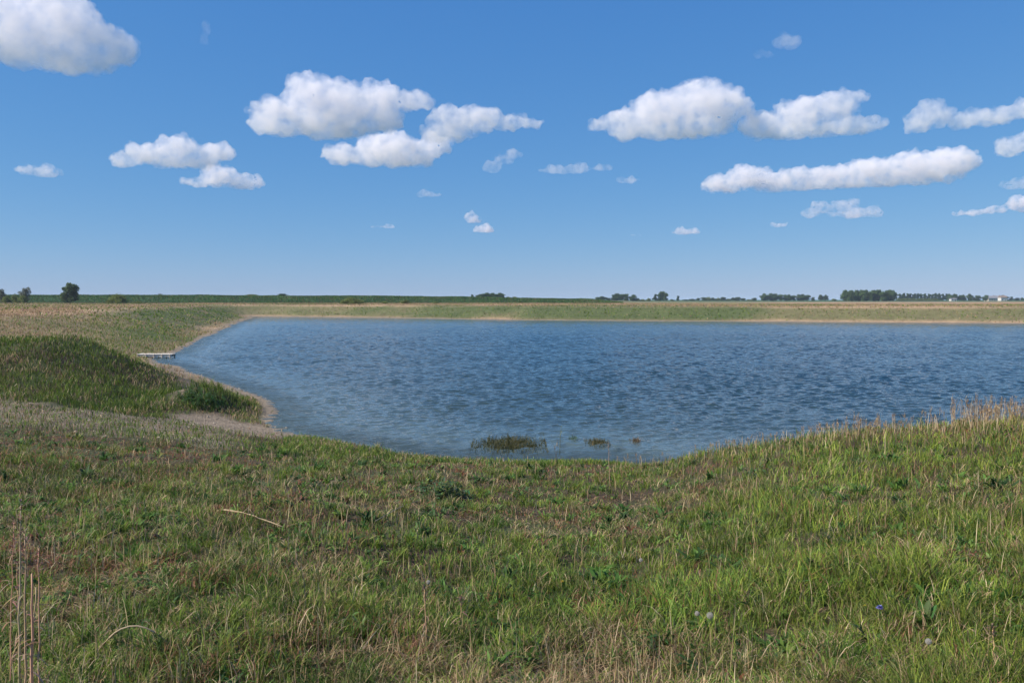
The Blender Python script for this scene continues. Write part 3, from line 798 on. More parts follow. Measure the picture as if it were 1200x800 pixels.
# ---- tall dead stems at the left edge
def dead_stem(px_top, py_top, foot_px, foot_py, rad, label, seed, head=True, Y=None, group='tall dead stems at the left edge'):
    r = random.Random(seed)
    foot = ground_at(foot_px, foot_py)
    d = direction(px_top, py_top); t = foot.y / d.y
    top = Vector((d.x * t, d.y * t, CAM_Z + d.z * t)) - foot
    root = empty('dead_stem', foot, label, 'dead stem', group)
    pts = [Vector((top.x * q + r.uniform(-.004, .004), top.y * q + r.uniform(-.004, .004), top.z * q)) for q in [i / 9 for i in range(10)]]
    tube('stalk', pts, [rad * (1 - .55 * i / 9) for i in range(10)], STRAW, [c * r.uniform(.85, 1.1) for c in (.62, .44, .25)], root)
    if head:
        L_ = []
        for i in range(55):
            q = r.uniform(.80, 1.02); b = Vector((top.x * q, top.y * q, top.z * q))
            L_.append((b, r.uniform(0, 6.28), r.uniform(.015, .045), .006, r.uniform(.2, 1.3), .3, [c * r.uniform(.6, 1.2) for c in (.20, .14, .11)]))
        link('seed_head', leaf_mesh('seed_head', L_, STRAW), root)
    # a few withered leaves hanging from the stalk
    L_ = [(pts[i], r.uniform(0, 6.28), r.uniform(.05, .11), .007, r.uniform(-.2, .6), .6, [c * r.uniform(.7, 1.2) for c in (.28, .2, .13)]) for i in (2, 3, 4, 5, 6) for _ in range(2)]
    link('withered_leaves', leaf_mesh('withered_leaves', L_, STRAW), root)
dead_stem(24, 592, 22, 828, .0055, 'tall dead brown stem with a dark bushy tip, leftmost of its bundle', 1)
dead_stem(29, 625, 30, 836, .006, 'tall dead stem leaning slightly beside the leftmost one', 2)
dead_stem(37, 672, 38, 845, .0085, 'thickest pale dead stem of the bundle at the left edge', 3, False)
dead_stem(42, 688, 34, 832, .006, 'broken off dead stem right of the thickest one', 4, False)
dead_stem(46, 640, 45, 842, .005, 'thin dead stem at the right side of the left edge bundle', 5)
dead_stem(20, 660, 25, 822, .005, 'thin dead stem half hidden behind the left edge bundle', 6)
dead_stem(16, 612, 12, 822, .0032, 'slender dead stem nearest the left border', 7)
dead_stem(498, 690, 500, 762, .0055, 'short upright dead brown stalk under a dandelion clock', 8, True, group='short dead stalks in the meadow')
dead_stem(540, 700, 541, 752, .004, 'short rust brown dead stalk in the lower centre', 9, True, group='short dead stalks in the meadow')
dead_stem(1163, 735, 1166, 800, .0045, 'short grey brown dead stalk in the lower right corner', 10, True, group='short dead stalks in the meadow')
dead_stem(713, 520, 715, 575, .006, 'pale dead stalk standing before the lake edge right of centre', 11, True, group='short dead stalks in the meadow')

def lying_stem(p, rad, label, col, arch=0.0, name='fallen_stem', lift=.03, twigs=0):
    P = [ground_at(a, b) for a, b in p]; o = P[0].copy(); n = 12; pts = []
    for i in range(n):
        t = i / (n - 1) * (len(P) - 1); k = min(int(t), len(P) - 2); q = P[k].lerp(P[k + 1], t - k)
        q = q - o; q.z += lift + arch * math.sin(math.pi * i / (n - 1)); pts.append(q)
    root = empty(name, o, label, 'dead stem')
    tube('stalk', pts, [rad * (1 - .5 * i / n) for i in range(n)], STRAW, col, root)
    for i in range(twigs):
        a = pts[random.randint(2, n - 2)]
        tube('twig', [a, a + Vector((random.uniform(-.1, .1), random.uniform(-.1, .1), random.uniform(.02, .09)))], [rad * .5, rad * .2], STRAW, col, root, 5)
lying_stem([(262, 603), (290, 613), (305, 619), (332, 624)], .011, 'pale fallen stalk lying across the matted dead straw', (.38, .30, .19), .05, lift=.06, twigs=5)
lying_stem([(115, 768), (140, 772), (175, 772), (205, 768)], .006, 'pale straw arched over the grass at lower left', (.40, .32, .22), .16, 'arched_straw', lift=.02)
lying_stem([(425, 770), (445, 750), (458, 735)], .005, 'thin pale stick lying aslant in the lower centre left', (.36, .29, .2), .02, lift=.05, twigs=2)
lying_stem([(440, 618), (470, 602), (492, 592)], .006, 'thin pale stick pointing up the slope before the bushy weed', (.32, .28, .2), .02, lift=.07)
lying_stem([(1120, 740), (1160, 768), (1185, 792)], .006, 'thin pinkish stick lying downhill in the lower right corner', (.30, .21, .16), .02, lift=.06, twigs=4)

# ------------------------------------------------------------------ plants standing in the shallows
def water_clump(px0, px1, py, label, n, hgt, cols, seed, spread=.5):
    hgt *= .8; spread *= 1.3
    r = np.random.default_rng(seed)
    a = on_water(px0, py); b = on_water(px1, py)
    ox, oy = (a[0] + b[0]) / 2, (a[1] + b[1]) / 2
    t = np.clip(r.normal(.5, .27, n), -.02, 1.02)
    X = a[0] + (b[0] - a[0]) * t - ox; Y = a[1] + (b[1] - a[1]) * t - oy + r.normal(0, spread, n)
    fall = 1 - np.abs(t - .5) * .9
    base = np.stack([X, Y, np.full(n, -.05)], 1)
    me = blades('water_plant', base, hgt * r.uniform(.4, 1, n) * fall + .05, r.uniform(.012, .022, n), r.uniform(.1, .9, n), np.array(cols)[r.integers(0, len(cols), n)] * r.uniform(.7, 1.3, n)[:, None], LEAF)
    o = link('water_plant', me); o.location = (ox, oy, 0)
    tag(o, label, 'water plant', 'water plants standing in the shallows')
OL = [(.075, .075, .03), (.10, .09, .04), (.05, .06, .025)]
water_clump(555, 638, 521, 'wide dark olive clump of water plants in the shallows', 2600, .26, OL, 5, .55)
water_clump(686, 714, 519, 'middle sized brownish clump of water plants in the shallows', 500, .22, OL + [(.16, .12, .05)], 6, .3)
water_clump(666, 680, 514, 'thin green clump of water plants farthest out in the shallows', 60, .20, [(.07, .11, .04)], 7, .2)
water_clump(740, 750, 517, 'smallest reddish brown clump of water plants, rightmost in the shallows', 90, .28, [(.14, .10, .055)], 8, .15)

def reed_stem(px, py, top, label):
    g = on_water(px, py); root = empty('reed', (g[0], g[1], -.05), label, 'reed')
    h = (py - top) / 1000 * g[1]
    tube('stalk', bent((0, 0, 0), h, (.05, 0)), [.011, .010, .009, .006, .007, .004], LEAF, (.16, .17, .08), root)
    L_ = [((0, 0, h * q), random.uniform(0, 6.28), .28, .025, 1.1, .35, (.14, .16, .07)) for q in (.2, .35, .5, .65)]
    [link('leaf', leaf_mesh('leaf', [q_], LEAF), root) for q_ in L_]
reed_stem(656, 531, 496, 'single tall green reed standing in the shallows right of the wide clump')

# ------------------------------------------------------------------ pale jetty at the left shore
def box(name, c, d, mat, parent, bev=.01, rz=0):
    bm = bmesh.new(); bmesh.ops.create_cube(bm, size=1, matrix=Matrix.Translation(c) @ Matrix.Rotation(rz, 4, 'Z') @ Matrix.Diagonal((*d, 1)))
    if bev: bmesh.ops.bevel(bm, geom=bm.edges[:], offset=bev, segments=1, affect='EDGES')
    me = bpy.data.meshes.new(name); bm.to_mesh(me); bm.free(); me.materials.append(mat); return link(name, me, parent)
PALE = plain_material('weathered_pale_timber', (.66, .60, .52)); POST = plain_material('grey_timber', (.50, .42, .35))
jx0, jx1, jy = -32.2, -29.2, 73.5
jt = empty('jetty', ((jx0 + jx1) / 2, jy, -.08), 'low pale wooden jetty reaching into the water at the left shore', 'jetty')
JL = jx1 - jx0
bm = bmesh.new(); nb = 22
for i in range(nb):
    bmesh.ops.create_cube(bm, size=1, matrix=Matrix.Translation((-JL / 2 + JL * (i + .5) / nb, random.uniform(-.02, .02), .40 + random.uniform(-.006, .008))) @ Matrix.Diagonal((JL / nb * .88, 1.0, .04, 1)))
me = bpy.data.meshes.new('deck'); bm.to_mesh(me); bm.free(); me.materials.append(PALE); link('deck', me, jt)
for sy in (-.42, .42): box('beam', (0, sy, .28), (JL, .08, .20), PALE, jt)
for i in range(5):
    for sy in (-.50, .50):
        box('post', (-JL / 2 + .12 + i * (JL - .24) / 4, sy * 1.0, .08), (.08, .08, .70), POST, jt)
# ------------------------------------------------------------------ trees and bushes of the plain
def crown_mesh(kind, seed):
    """crown for a tree 10 m high, of leaf sprays spread through uneven lobes"""
    r = np.random.default_rng(seed); lobes = []
    if kind == 'round':
        for i in range(18):
            a = r.uniform(0, 6.28); q = r.uniform(.5, 2.7); lobes.append((q * math.cos(a), q * math.sin(a), r.uniform(1.6, 8.0), r.uniform(1.1, 1.9), r.uniform(.9, 1.6)))
        lobes.append((0, 0, 6, 2.4, 2.6)); lobes.append((.3, 0, 8.6, 1.1, 1.3))
    elif kind == 'poplar':
        for i in range(12): lobes.append((r.normal(0, .5), r.normal(0, .5), 1.8 + i * .66, r.uniform(.9, 1.4) * (1 - .04 * i), r.uniform(.9, 1.3)))
    elif kind == 'bush':
        for i in range(14):
            a = r.uniform(0, 6.28); q = r.uniform(.3, 4.2); lobes.append((q * math.cos(a), q * math.sin(a), r.uniform(1.5, 7.5 - q * .9), r.uniform(1.5, 2.5), r.uniform(1.4, 2.4)))
        lobes.append((0, 0, 4, 3.5, 4))
    elif kind == 'full':
        for i in range(15): lobes.append((r.uniform(-2.1, 2.1), r.uniform(-2.1, 2.1), r.uniform(1.2, 8.6), r.uniform(1.2, 1.9), r.uniform(1.1, 1.5)))
        lobes.append((0, 0, 4.8, 2.4, 4.6))
    else:  # sparse
        for i in range(15):
            a = r.uniform(0, 6.28); q = r.uniform(.4, 2.8); lobes.append((q * math.cos(a), q * math.sin(a), r.uniform(2.2, 8.6), r.uniform(1.0, 1.7), r.uniform(.8, 1.4)))
    per = {'sparse': 150}.get(kind, 260)
    P, Cc = [], []
    for (lx, ly, lz, rx, rz) in lobes:
        m = int(per * max(1, rx * .6)); d = r.normal(size=(m, 3)); d /= np.linalg.norm(d, axis=1)[:, None]
        q = r.random(m) ** .3 * r.uniform(.85, 1.15, m)
        P.append(np.array([lx, ly, lz]) + d * q[:, None] * np.array([rx, rx, rz])); Cc.append(np.tile(r.uniform(.72, 1.3), m))
    P = np.concatenate(P); Cc = np.concatenate(Cc); n = len(P); P[:, 2] = np.maximum(P[:, 2], .15)
    a = r.normal(size=(n, 3)); a /= np.linalg.norm(a, axis=1)[:, None]; b = np.cross(a, r.normal(size=(n, 3))); b /= np.linalg.norm(b, axis=1)[:, None]
    sz = r.uniform(.14, .36, n)[:, None]
    V = np.stack([P - a * sz, P + b * sz * .7, P + a * sz, P - b * sz * .7], 1).reshape(-1, 3)
    me = mesh_np('crown', V, np.arange(4 * n), np.full(n, 4), None)
    base = {'round': (.075, .12, .05), 'poplar': (.07, .125, .06), 'bush': (.15, .19, .05), 'full': (.08, .135, .05), 'sparse': (.15, .17, .12)}[kind]
    c = np.array(base)[None] * Cc[:, None] * r.uniform(.7, 1.35, n)[:, None]; set_colour(me, np.repeat(c, 4, 0)); me.materials.append(CROWN)
    return me
def trunk_mesh(kind, seed):
    r = random.Random(seed); parts = []
    top = 7.5 if kind != 'bush' else 4.5; R = .26 if kind != 'bush' else .16
    parts.append(([(0, 0, -.6), (0, 0, .3), (.05, 0, top * .4), (r.uniform(-.2, .2), 0, top * .7), (0, .1, top)], [R * 1.4, R, R * .8, R * .5, R * .15]))
    for i in range(7):
        z = top * r.uniform(.25 if kind != 'bush' else .05, .75); a = r.uniform(0, 6.28); ln = r.uniform(1.3, 2.6) * (.5 if kind == 'poplar' else 1)
        parts.append(([(0, 0, z), (math.cos(a) * ln * .5, math.sin(a) * ln * .5, z + ln * .45), (math.cos(a) * ln, math.sin(a) * ln, z + ln * 1.0)], [R * .45, R * .3, R * .1]))
    V, idx, sz = [], [], []
    for pts, rad in parts:
        o = len(V)
        for i, p in enumerate(pts):
            for k in range(5): t = 2 * math.pi * k / 5; V.append((p[0] + math.cos(t) * rad[i], p[1] + math.sin(t) * rad[i], p[2]))
        for i in range(len(pts) - 1):
            for k in range(5): idx += [o + i * 5 + k, o + i * 5 + (k + 1) % 5, o + (i + 1) * 5 + (k + 1) % 5, o + (i + 1) * 5 + k]; sz.append(4)
    return mesh_np('trunk', V, idx, sz, BARK, smooth=True)
WIDTH = {'round': 7.2, 'poplar': 2.9, 'bush': 9.5, 'full': 5.9, 'sparse': 7.5}
KINDS_ = {k: [(crown_mesh(k, 10 * i + 3), trunk_mesh(k, i)) for i in range(3 if k != 'bush' else 4)] for k in WIDTH}
tree_no = 0
def tree(px, top, w_px, Y, kind, label, group=None, name=None):
    global tree_no
    tree_no += 1
    X = (px - 600) / 1000 * Y; z = gz(X, Y)
    H = CAM_Z + (351 - top) / 1000 * Y - z; W = w_px / 1000 * Y
    nm = name or ('bush' if kind == 'bush' else 'tree')
    root = empty(nm, (X, Y, z), label, nm, group)
    root.scale = (W / WIDTH[kind], W / WIDTH[kind], H / 10.0); root.rotation_euler.z = random.uniform(0, 6.28)
    cr, tr = KINDS_[kind][tree_no % len(KINDS_[kind])]
    link('crown', cr, root); link('trunk', tr, root)
T = tree
T(83, 330.5, 22, 372, 'round', 'tall dark tree standing alone above the dike at left')
T(31, 336, 15, 385, 'sparse', 'thin grey tree behind the pale green bushes near the left edge')
T(19, 342.5, 10, 378, 'bush', 'pale green bush left of its twin near the left edge'); T(27, 343, 10, 376, 'bush', 'pale green bush right of its twin near the left edge')
T(2, 338, 15, 390, 'sparse', 'thin grey tree cut by the left edge'); T(8, 345, 12, 372, 'bush', 'dark low bush between the left edge tree and the pale bushes')
T(-12, 344, 14, 380, 'bush', 'dark low bush at the left border')
T(138, 340.5, 20, 335, 'bush', 'round light green bush standing before the dike at left')
T(161, 345.5, 6, 420, 'bush', 'tiny dark bush on the dike top right of the round green bush'); T(188.5, 344, 6, 440, 'sparse', 'tiny wispy tree on the dike top between two bushes')
T(163, 352.5, 14, 330, 'bush', 'flat dark bush at the foot of the dike')
T(295, 344, 16, 430, 'bush', 'wide dark bush on the dike above the lake corner'); T(332, 344, 12, 470, 'full', 'dark rounded tree on the dike above the lake corner')
for px, top in [(306, 346), (316, 346), (324, 346.5), (343, 346.5), (350, 347)]:
    T(px, top, 12, 480, 'bush', 'low bush in the line along the dike above the lake corner', 'bushes in line along the dike')
T(366, 346.5, 5, 480, 'bush', 'tiny bush alone on the dike right of the bush line')
T(411, 345.5, 18, 330, 'bush', 'dark brown green bush before the dike, domed top'); T(420, 349, 12, 330, 'bush', 'low bush against the right side of the domed one')
T(403, 350, 10, 330, 'bush', 'low bush against the left side of the domed one')
T(441, 347, 7, 520, 'bush', 'first of two small bushes on the dike right of the domed bush'); T(452, 346.8, 10, 520, 'bush', 'second of two small bushes on the dike right of the domed bush')
T(451, 352, 8, 340, 'bush', 'reddish dark bush at the foot of the dike left of centre'); T(475, 350.5, 14, 350, 'bush', 'flat dark bush at the foot of the dike near the centre')
T(510, 353, 8, 330, 'bush', 'tiny dark bush at the foot of the dike nearest the centre')
T(553.5, 345, 3.5, 700, 'poplar', 'single slim tree left of the flat topped grove at centre')
for i, (px, top) in enumerate([(562, 344.5), (567, 343), (572, 342.8), (577, 343), (582, 343.6), (587, 342.9)]):
    T(px, top, 8, 720, 'full', 'tree of the flat topped grove at the centre of the horizon', 'trees of the centre grove')
T(596, 347, 7, 800, 'bush', 'left of two low bushes right of the centre grove'); T(603, 346.6, 7, 800, 'bush', 'right of two low bushes right of the centre grove')
T(622, 350, 4, 420, 'bush', 'tiny dark bush below the horizon right of the centre grove')
T(684, 350, 10, 900, 'bush', 'flat bush at the left end of the right horizon trees'); T(693, 350.5, 10, 900, 'bush', 'second flat bush at the left end of the right horizon trees')
T(700, 348, 8, 900, 'full', 'low rounded tree left of the reddish green clump'); T(706, 347, 9, 900, 'full', 'brighter green tree left of the dark boxy clump'); T(713, 348.5, 9, 900, 'full', 'low tree touching the dark boxy clump')
for px, top in [(720, 345), (724, 343.5), (729, 343), (733, 344)]: T(px, top, 7.5, 900, 'full', 'tree of the dark boxy clump right of centre', 'trees of the boxy clump')
T(741, 345, 9, 900, 'full', 'rounded tree just right of the boxy clump'); T(747, 348, 7, 900, 'bush', 'low bush sloping down right of the boxy clump'); T(753, 349.5, 7, 900, 'bush', 'lower bush at the end of the slope right of the boxy clump'); T(760, 348.5, 6, 900, 'bush', 'small bush left of the tall square pair')
T(768, 344.5, 5, 950, 'poplar', 'shorter tree of the tall square pair right of centre')
for px, top in [(773.5, 341.2), (777, 341), (780, 341.2)]: T(px, top, 5.5, 950, 'full', 'tall tree of the square topped stand right of centre', 'trees of the square stand')
T(787, 350, 6, 950, 'bush', 'low bush right of the square topped stand'); T(794, 346.5, 3.2, 950, 'poplar', 'single pointed tree right of the square topped stand')
hz = [(804,350.5),(811,350),(818,349),(824,347.5),(829,346.5),(835,348.5),(841,348.2),(847,347.8),(853,349),(859,348.3),(865,347.9),(871,349.2),(878,350),(884,348.8)]
for px, top in hz: T(px, top, random.uniform(6, 9), 1150, random.choice(['full', 'bush', 'round']), 'tree in the low ragged row on the horizon right of centre', 'trees of the ragged row')
for px in (894, 899, 904, 909, 914): T(px, 343.6 + random.uniform(-.3, .5), 7, 1050, 'full', 'tree of the first even block left of the big wood', 'trees of the first even block')
for px in (920, 925, 930): T(px, 344.8 + random.uniform(-.3, .5), 6.5, 1050, 'full', 'tree of the second even block left of the big wood', 'trees of the second even block')
for px in (936, 941, 946): T(px, 344.4 + random.uniform(-.3, .5), 6.5, 1050, 'full', 'tree of the third even block left of the big wood', 'trees of the third even block')
T(952, 348, 5, 1050, 'full', 'low tree at the right end of the even blocks')
T(961, 345, 7, 1150, 'round', 'left tree of the pale pair before the big wood'); T(967, 345, 7, 1150, 'round', 'right tree of the pale pair before the big wood')
T(977, 349, 6, 1050, 'bush', 'small dark bush between the pale pair and the big wood')
for px in np.arange(989, 1050, 4.4): T(px, 339.6 + random.uniform(-.4, .5), 7.2, 850 + random.uniform(-6, 6), 'full', 'tree in the front row of the big dark wood at right', 'trees of the big wood front row')
for px in np.arange(991, 1049, 5.5): T(px, 339.4 + random.uniform(-.4, .5), 7.2, 875 + random.uniform(-6, 6), 'full', 'tree in the back row of the big dark wood at right', 'trees of the big wood back row')
for px in np.arange(1054, 1112, 4.2): T(px, 343.8 + random.uniform(-.5, .5) + (px - 1054) * .005, 4.6, 1150, 'poplar', 'slim tree in the straight row right of the big wood', 'slim trees of the straight row')
for px in np.arange(1053, 1096, 6): T(px, 349, 9, 1140, 'bush', 'bush at the foot of the straight row of slim trees', 'bushes under the straight row')
for px, top in [(1112,344),(1118,344),(1124,345.5),(1128,345),(1136,344),(1141,348),(1146,346),(1154,345.5)]:
    T(px, top, random.uniform(6, 9), 1100, random.choice(['round', 'full']), 'dark ragged tree between the straight row and the far houses', 'ragged trees before the houses')
for px, top in [(1162,349.5),(1174,345.5),(1178,347),(1184,347.5),(1191,349),(1197,348.5),(1203,348),(1210,348.5)]:
    T(px, top, random.uniform(4, 7), 1160, random.choice(['round', 'poplar']), 'small dark tree among and right of the far houses', 'trees around the far houses')

# ------------------------------------------------------------------ the far houses
WALLW = plain_material('white_render', (.52, .51, .49)); WALLC = plain_material('cream_render', (.58, .52, .43))
ROOFG = plain_material('grey_roof_tiles', (.20, .20, .22)); ROOFR = plain_material('brown_roof_tiles', (.20, .15, .12)); GLASS = plain_material('dark_window_glass', (.03, .035, .045), .15)
def house(px, Y, W, D, hw, hr, wall, roof, label, rz=0.0):
    X = (px - 600) / 1000 * Y; z = gz(X, Y); root = empty('house', (X, Y, z), label, 'house', 'far houses on the horizon'); root.rotation_euler.z = rz
    box('wall', (0, 0, hw / 2 - .3), (W, D, hw + .6), wall, root, 0)
    V = [(-W/2-.4,-D/2-.5,hw-.02),(W/2+.4,-D/2-.5,hw-.02),(W/2+.4,D/2+.5,hw-.02),(-W/2-.4,D/2+.5,hw-.02),(-W/2-.4,0,hw+hr),(W/2+.4,0,hw+hr)]
    me = bpy.data.meshes.new('roof'); me.from_pydata(V, [], [(0,1,5,4),(2,3,4,5),(0,4,3),(1,2,5),(3,2,1,0)]); me.materials.append(roof); rf = link('roof', me, root)
    box('chimney', (W * .25, .6, hw + hr), (.7, .7, 1.6), ROOFR, rf, 0)
    n = max(2, int(W / 3.2))
    for i in range(n):
        x = -W / 2 + W * (i + .5) / n
        if i == n // 2: box('door', (x, -D / 2 - .03, 1.05), (1.0, .1, 2.1), ROOFR, root, 0)
        else: box('window', (x, -D / 2 - .03, 1.6), (1.2, .1, 1.2), GLASS, root, 0)
house(1161, 1120, 14, 9, 3.6, 3.2, WALLC, ROOFG, 'long low house with a grey roof, leftmost of the far houses', .1)
house(1168, 1130, 12, 9, 4.2, 3.0, WALLW, ROOFG, 'white walled house in the middle of the far houses', -.15)
house(1174, 1100, 8, 7, 4.4, 2.6, WALLW, ROOFR, 'small bright white house, rightmost of the far houses', .05)
house(1116, 1000, 6.5, 5, 2.4, .9, WALLW, ROOFG, 'small white hut before the ragged trees at right', 0)

# ------------------------------------------------------------------ air
if HAZE:
    m, N, L = new_mat('haze_air')
    v = N.new('ShaderNodeVolumePrincipled'); v.inputs['Color'].default_value = (.62, .78, 1, 1); v.inputs['Density'].default_value = HAZE; v.inputs['Anisotropy'].default_value = 0
    o_ = N.new('ShaderNodeOutputMaterial'); L.new(v.outputs[0], o_.inputs['Volume']); m.cycles.homogeneous_volume = True
    bm = bmesh.new(); ext = 9800
    bmesh.ops.create_cube(bm, size=1, matrix=Matrix.Translation((0, 0, 9)) @ Matrix.Diagonal((2 * ext * 1.12, 2 * ext * 1.12, 28, 1)))
    me = bpy.data.meshes.new('haze'); bm.to_mesh(me); bm.free(); me.materials.append(m)
    tag(link('haze', me), 'thin blue haze over the plain', 'haze', kind='stuff')
# ------------------------------------------------------------------ clouds: cumulus banks with flat bases at one height
CLOUD_BASE = 1200.0
def cloud_material(name, density):
    m, N, L = new_mat(name)
    v = N.new('ShaderNodeVolumePrincipled'); v.inputs['Color'].default_value = (.995, .975, .995, 1)
    v.inputs['Density'].default_value = density; v.inputs['Anisotropy'].default_value = 0.0
    o = N.new('ShaderNodeOutputMaterial'); L.new(v.outputs[0], o.inputs['Volume'])
    g = N.new('ShaderNodeTexCoord'); nz = N.new('ShaderNodeTexNoise'); L.new(g.outputs['Object'], nz.inputs['Vector'])
    nz.inputs['Scale'].default_value = 1 / 95.0; nz.inputs['Detail'].default_value = 5; nz.inputs['Roughness'].default_value = .62
    mr = N.new('ShaderNodeMapRange'); mr.inputs['From Min'].default_value = .38; mr.inputs['From Max'].default_value = .70
    mr.inputs['To Min'].default_value = density * .06; mr.inputs['To Max'].default_value = density
    L.new(nz.outputs['Fac'], mr.inputs['Value']); L.new(mr.outputs[0], v.inputs['Density'])
    m.cycles.volume_sampling = 'MULTIPLE_IMPORTANCE'
    return m
cloud_thick = cloud_material('cloud_vapour', 0.0105)
cloud_thin = cloud_material('thin_cloud_vapour', 0.006)

def fbm(p, octaves=4):
    a, s, f = 1.0, 0.0, 1.0
    for k in range(octaves):
        s += a * mnoise.noise(p * f); a *= 0.55; f *= 2.1
    return s

def make_cloud(base_y, lobes, label, thin=False, seed=0, depth=1.0, group=None):
    r = random.Random(seed)
    x0 = sum(l[0] for l in lobes) / len(lobes)
    d = direction(x0, base_y); t = (CLOUD_BASE - CAM_Z) / d.z
    D = math.hypot(d.x, d.y) * t
    k = t / 1000.0                                 # metres for one picture unit at that distance
    fwd = Vector((d.x, d.y, 0)).normalized(); right = Vector((fwd.y, -fwd.x, 0))
    base = Vector((d.x * t, d.y * t, CLOUD_BASE))
    bm = bmesh.new()
    minr = 1e9
    for (lx, ly, rx, ry) in lobes:
        rx *= 1.14; ry *= 1.12
        c = right * ((lx - x0) * k); h = (base_y - ly) * k
        dep = min(rx, ry * 2.0) * 0.9 * depth
        n = 40
        for i in range(n):
            # puffs spread over the lobe's ellipsoid
            u = Vector((r.gauss(0, 1), r.gauss(0, 1), r.gauss(0, 1))).normalized() * (r.random() ** 0.35)
            s = ry * r.uniform(0.20, 0.52)
            fx = max(rx - s, rx * 0.3); fy = max(ry - s, ry * 0.3); fd = max(dep - s, dep * .3)
            p = c + right * (u.x * fx * k) + fwd * (u.y * fd * k) + Vector((0, 0, h + u.z * fy * k))
            bmesh.ops.create_icosphere(bm, subdivisions=1, radius=s * k, matrix=Matrix.Translation(p))
            minr = min(minr, s * k)
        bmesh.ops.create_icosphere(bm, subdivisions=2, radius=1.0,
            matrix=Matrix.Translation(c + Vector((0, 0, h))) @ Matrix.Rotation(math.atan2(right.y, right.x), 4, 'Z') @ Matrix.Diagonal((rx * k * .93, dep * k * .9, ry * k * .86, 1)))
    me = bpy.data.meshes.new('cloud'); bm.to_mesh(me); bm.free()
    o = bpy.data.objects.new('cloud', me); COL.objects.link(o)
    vox = max(1.15 * k, 4.0)
    rm = o.modifiers.new('r', 'REMESH'); rm.mode = 'VOXEL'; rm.voxel_size = vox * 1.2
    sm = o.modifiers.new('s', 'SMOOTH'); sm.factor = .5; sm.iterations = 2
    dg = bpy.context.evaluated_depsgraph_get(); dg.update()
    ev = o.evaluated_get(dg); me2 = bpy.data.meshes.new_from_object(ev)
    o.modifiers.clear(); o.data = me2; bpy.data.meshes.remove(me)
    nv = len(me2.vertices)
    co = np.empty(nv * 3, dtype=np.float32); me2.vertices.foreach_get('co', co); co = co.reshape(-1, 3)
    no = np.empty(nv * 3, dtype=np.float32); me2.vertex_normals.foreach_get('vector', no); no = no.reshape(-1, 3)
    off = Vector((seed * 13.7, 5.1 * seed, 2.2))
    inv = 1.0 / (11 * k)
    amp = np.array([fbm(Vector(p) * inv + off, 4) for p in co]) * 5.0 * k
    wisp = np.array([fbm(Vector(p) * inv * 0.45 - off, 2) for p in co]) * 5 * k
    co = co + no * (amp + wisp)[:, None]
    zlow = min(base_y - (l[1] + l[3]) for l in lobes) * k
    under = co[:, 2] < zlow + 2 * k
    co[:, 2] = np.where(under, zlow + 2 * k + (co[:, 2] - zlow - 2 * k) * 0.35, co[:, 2])
    me2.vertices.foreach_set('co', co.astype(np.float32).ravel()); me2.update()
    me2.materials.clear(); me2.materials.append(cloud_thin if thin else cloud_thick)
    o.location = base
    tag(o, label, 'cloud', group)
    return o, nv

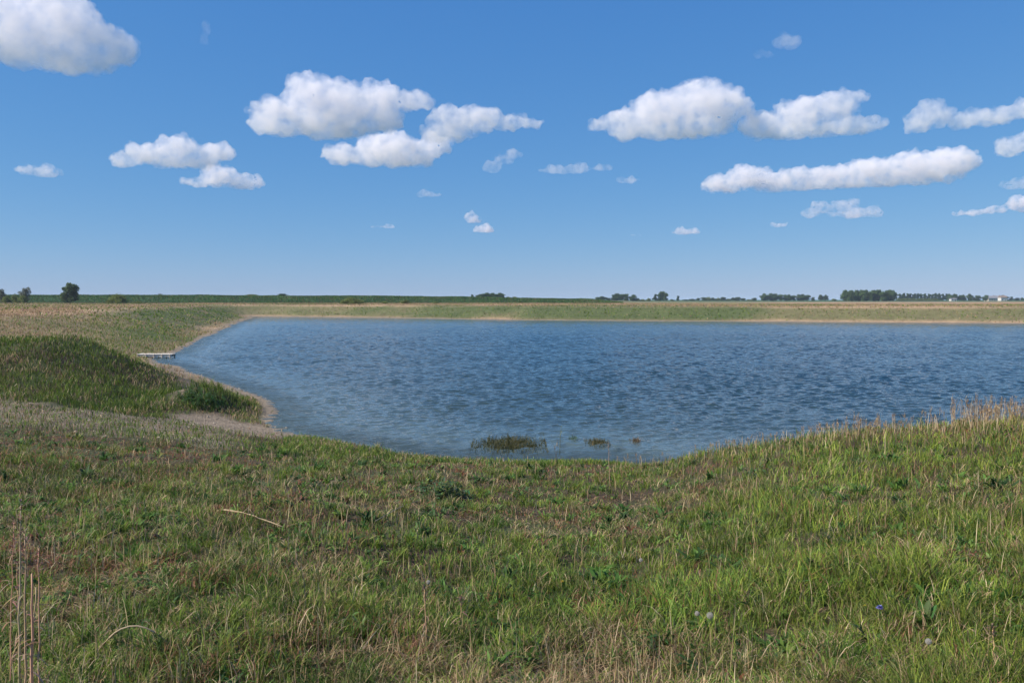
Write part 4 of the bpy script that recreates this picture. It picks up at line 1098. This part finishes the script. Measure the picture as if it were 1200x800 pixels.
CLOUDS = [
 (88, [(20,40,45,38),(70,28,50,40),(112,48,42,28),(60,66,78,20),(-10,50,50,35),(140,52,16,14)], 'big white cloud with grey underside cut off by the top left corner', 0),
 (165, [(325,136,30,20),(365,115,32,28),(400,124,42,32),(440,116,33,24),(478,115,28,13),(380,146,72,18),(330,148,36,14),(440,138,36,16)], 'broad heaped white cloud highest of the cluster left of centre', 0),
 (197, [(405,183,28,13),(455,176,40,21),(492,178,28,15),(450,186,62,10),(512,168,20,14)], 'low rounded white cloud tucked under the broad heaped cloud', 0),
 (165, [(518,156,22,12),(525,143,24,19),(560,140,32,16),(592,143,22,10),(610,143,16,9),(626,144,12,7),(538,156,24,9)], 'white cloud trailing right from the cluster left of centre', 0),
 (200, [(150,191,18,8),(175,183,24,14),(210,173,26,17),(250,176,26,12),(202,188,54,10)], 'mid sized white cloud at left, wedge shaped with its point to the left', 0),
 (223, [(230,215,15,7),(258,207,22,14),(280,212,17,9),(303,212,8,6)], 'small domed white cloud just below the wedge shaped one', 0),
 (210, [(32,202,11,6),(50,200,17,7),(62,202,9,6)], 'small oval cloud alone near the left edge', 0),
 (205, [(576,196,11,8),(590,188,12,7),(604,182,9,4)], 'small torn cloud slanting up to the right near the centre', 1),
 (168, [(702,143,13,9),(735,144,28,19),(775,132,38,26),(820,120,40,26),(850,128,30,20),(790,150,72,15)], 'large white cloud with bright domed tops right of centre', 0),
 (165, [(895,143,30,17),(940,131,32,20),(975,126,28,17),(998,118,16,8),(945,149,78,13),(1010,149,24,9)], 'large cloud joined to the right end of the domed one', 0),
 (225, [(850,209,26,12),(880,203,28,15),(925,208,34,12),(975,205,30,12),(1020,200,33,15),(1070,200,38,18),(1100,198,32,17),(985,214,128,9)], 'very long low white cloud at right with a grey flat base', 0),
 (258, [(980,240,26,6),(960,248,18,5),(1000,250,33,7)], 'small layered cloud under the long low cloud', 1),
 (152, [(1083,136,20,16),(1100,129,20,17),(1140,139,27,12),(1170,138,22,10),(1205,132,30,14)], 'white cloud running off the right edge, highest of those there', 0),
 (183, [(1187,170,19,13),(1215,168,22,16)], 'round white cloud cut by the right edge below the highest one', 0),
 (255, [(1140,248,19,4),(1165,247,15,5),(1197,240,18,9)], 'flat thin cloud lowest at the right edge', 0),
 (224, [(1192,217,20,6)], 'pale narrow cloud at the right edge between two brighter ones', 1),
 (206, [(650,200,20,4),(680,198,19,5),(704,197,13,3)], 'faint streak of cloud right of the torn slanting cloud', 1),
 (216, [(740,211,15,4)], 'little faint oval cloud under the large domed cloud', 1),
 (232, [(500,228,17,4)], 'little pale flat cloud below the low rounded one', 1),
 (262, [(553,256,10,6)], 'tiny puff of cloud, upper of a pair above the horizon', 0),
 (273, [(569,269,13,4)], 'tiny puff of cloud, lower of a pair above the horizon', 0),
 (269, [(911,264,10,4)], 'tiny bright oval cloud beneath the left end of the long low cloud', 0),
 (275, [(803,271,18,4)], 'faint tiny flat cloud low in the sky right of centre', 1),
 (269, [(449,266,14,2.6)], 'faint tiny flat cloud low in the sky left of centre', 1),
 (55, [(240,46,5,8),(242,33,6,9)], 'thin upright wisp beside the top left cloud', 1),
 (72, [(922,50,16,7),(898,64,13,5)], 'thin wisp high above the large clouds at right', 1),
 (280, [(745,276,8,2.5)], 'faintest tiny wisp low in the sky right of centre', 1),
]
if DO_CLOUDS:
    for i, (by, lobes, label, thin) in enumerate(CLOUDS):
        make_cloud(by, lobes, label, bool(thin), i + 3, group='fair weather clouds over the plain')
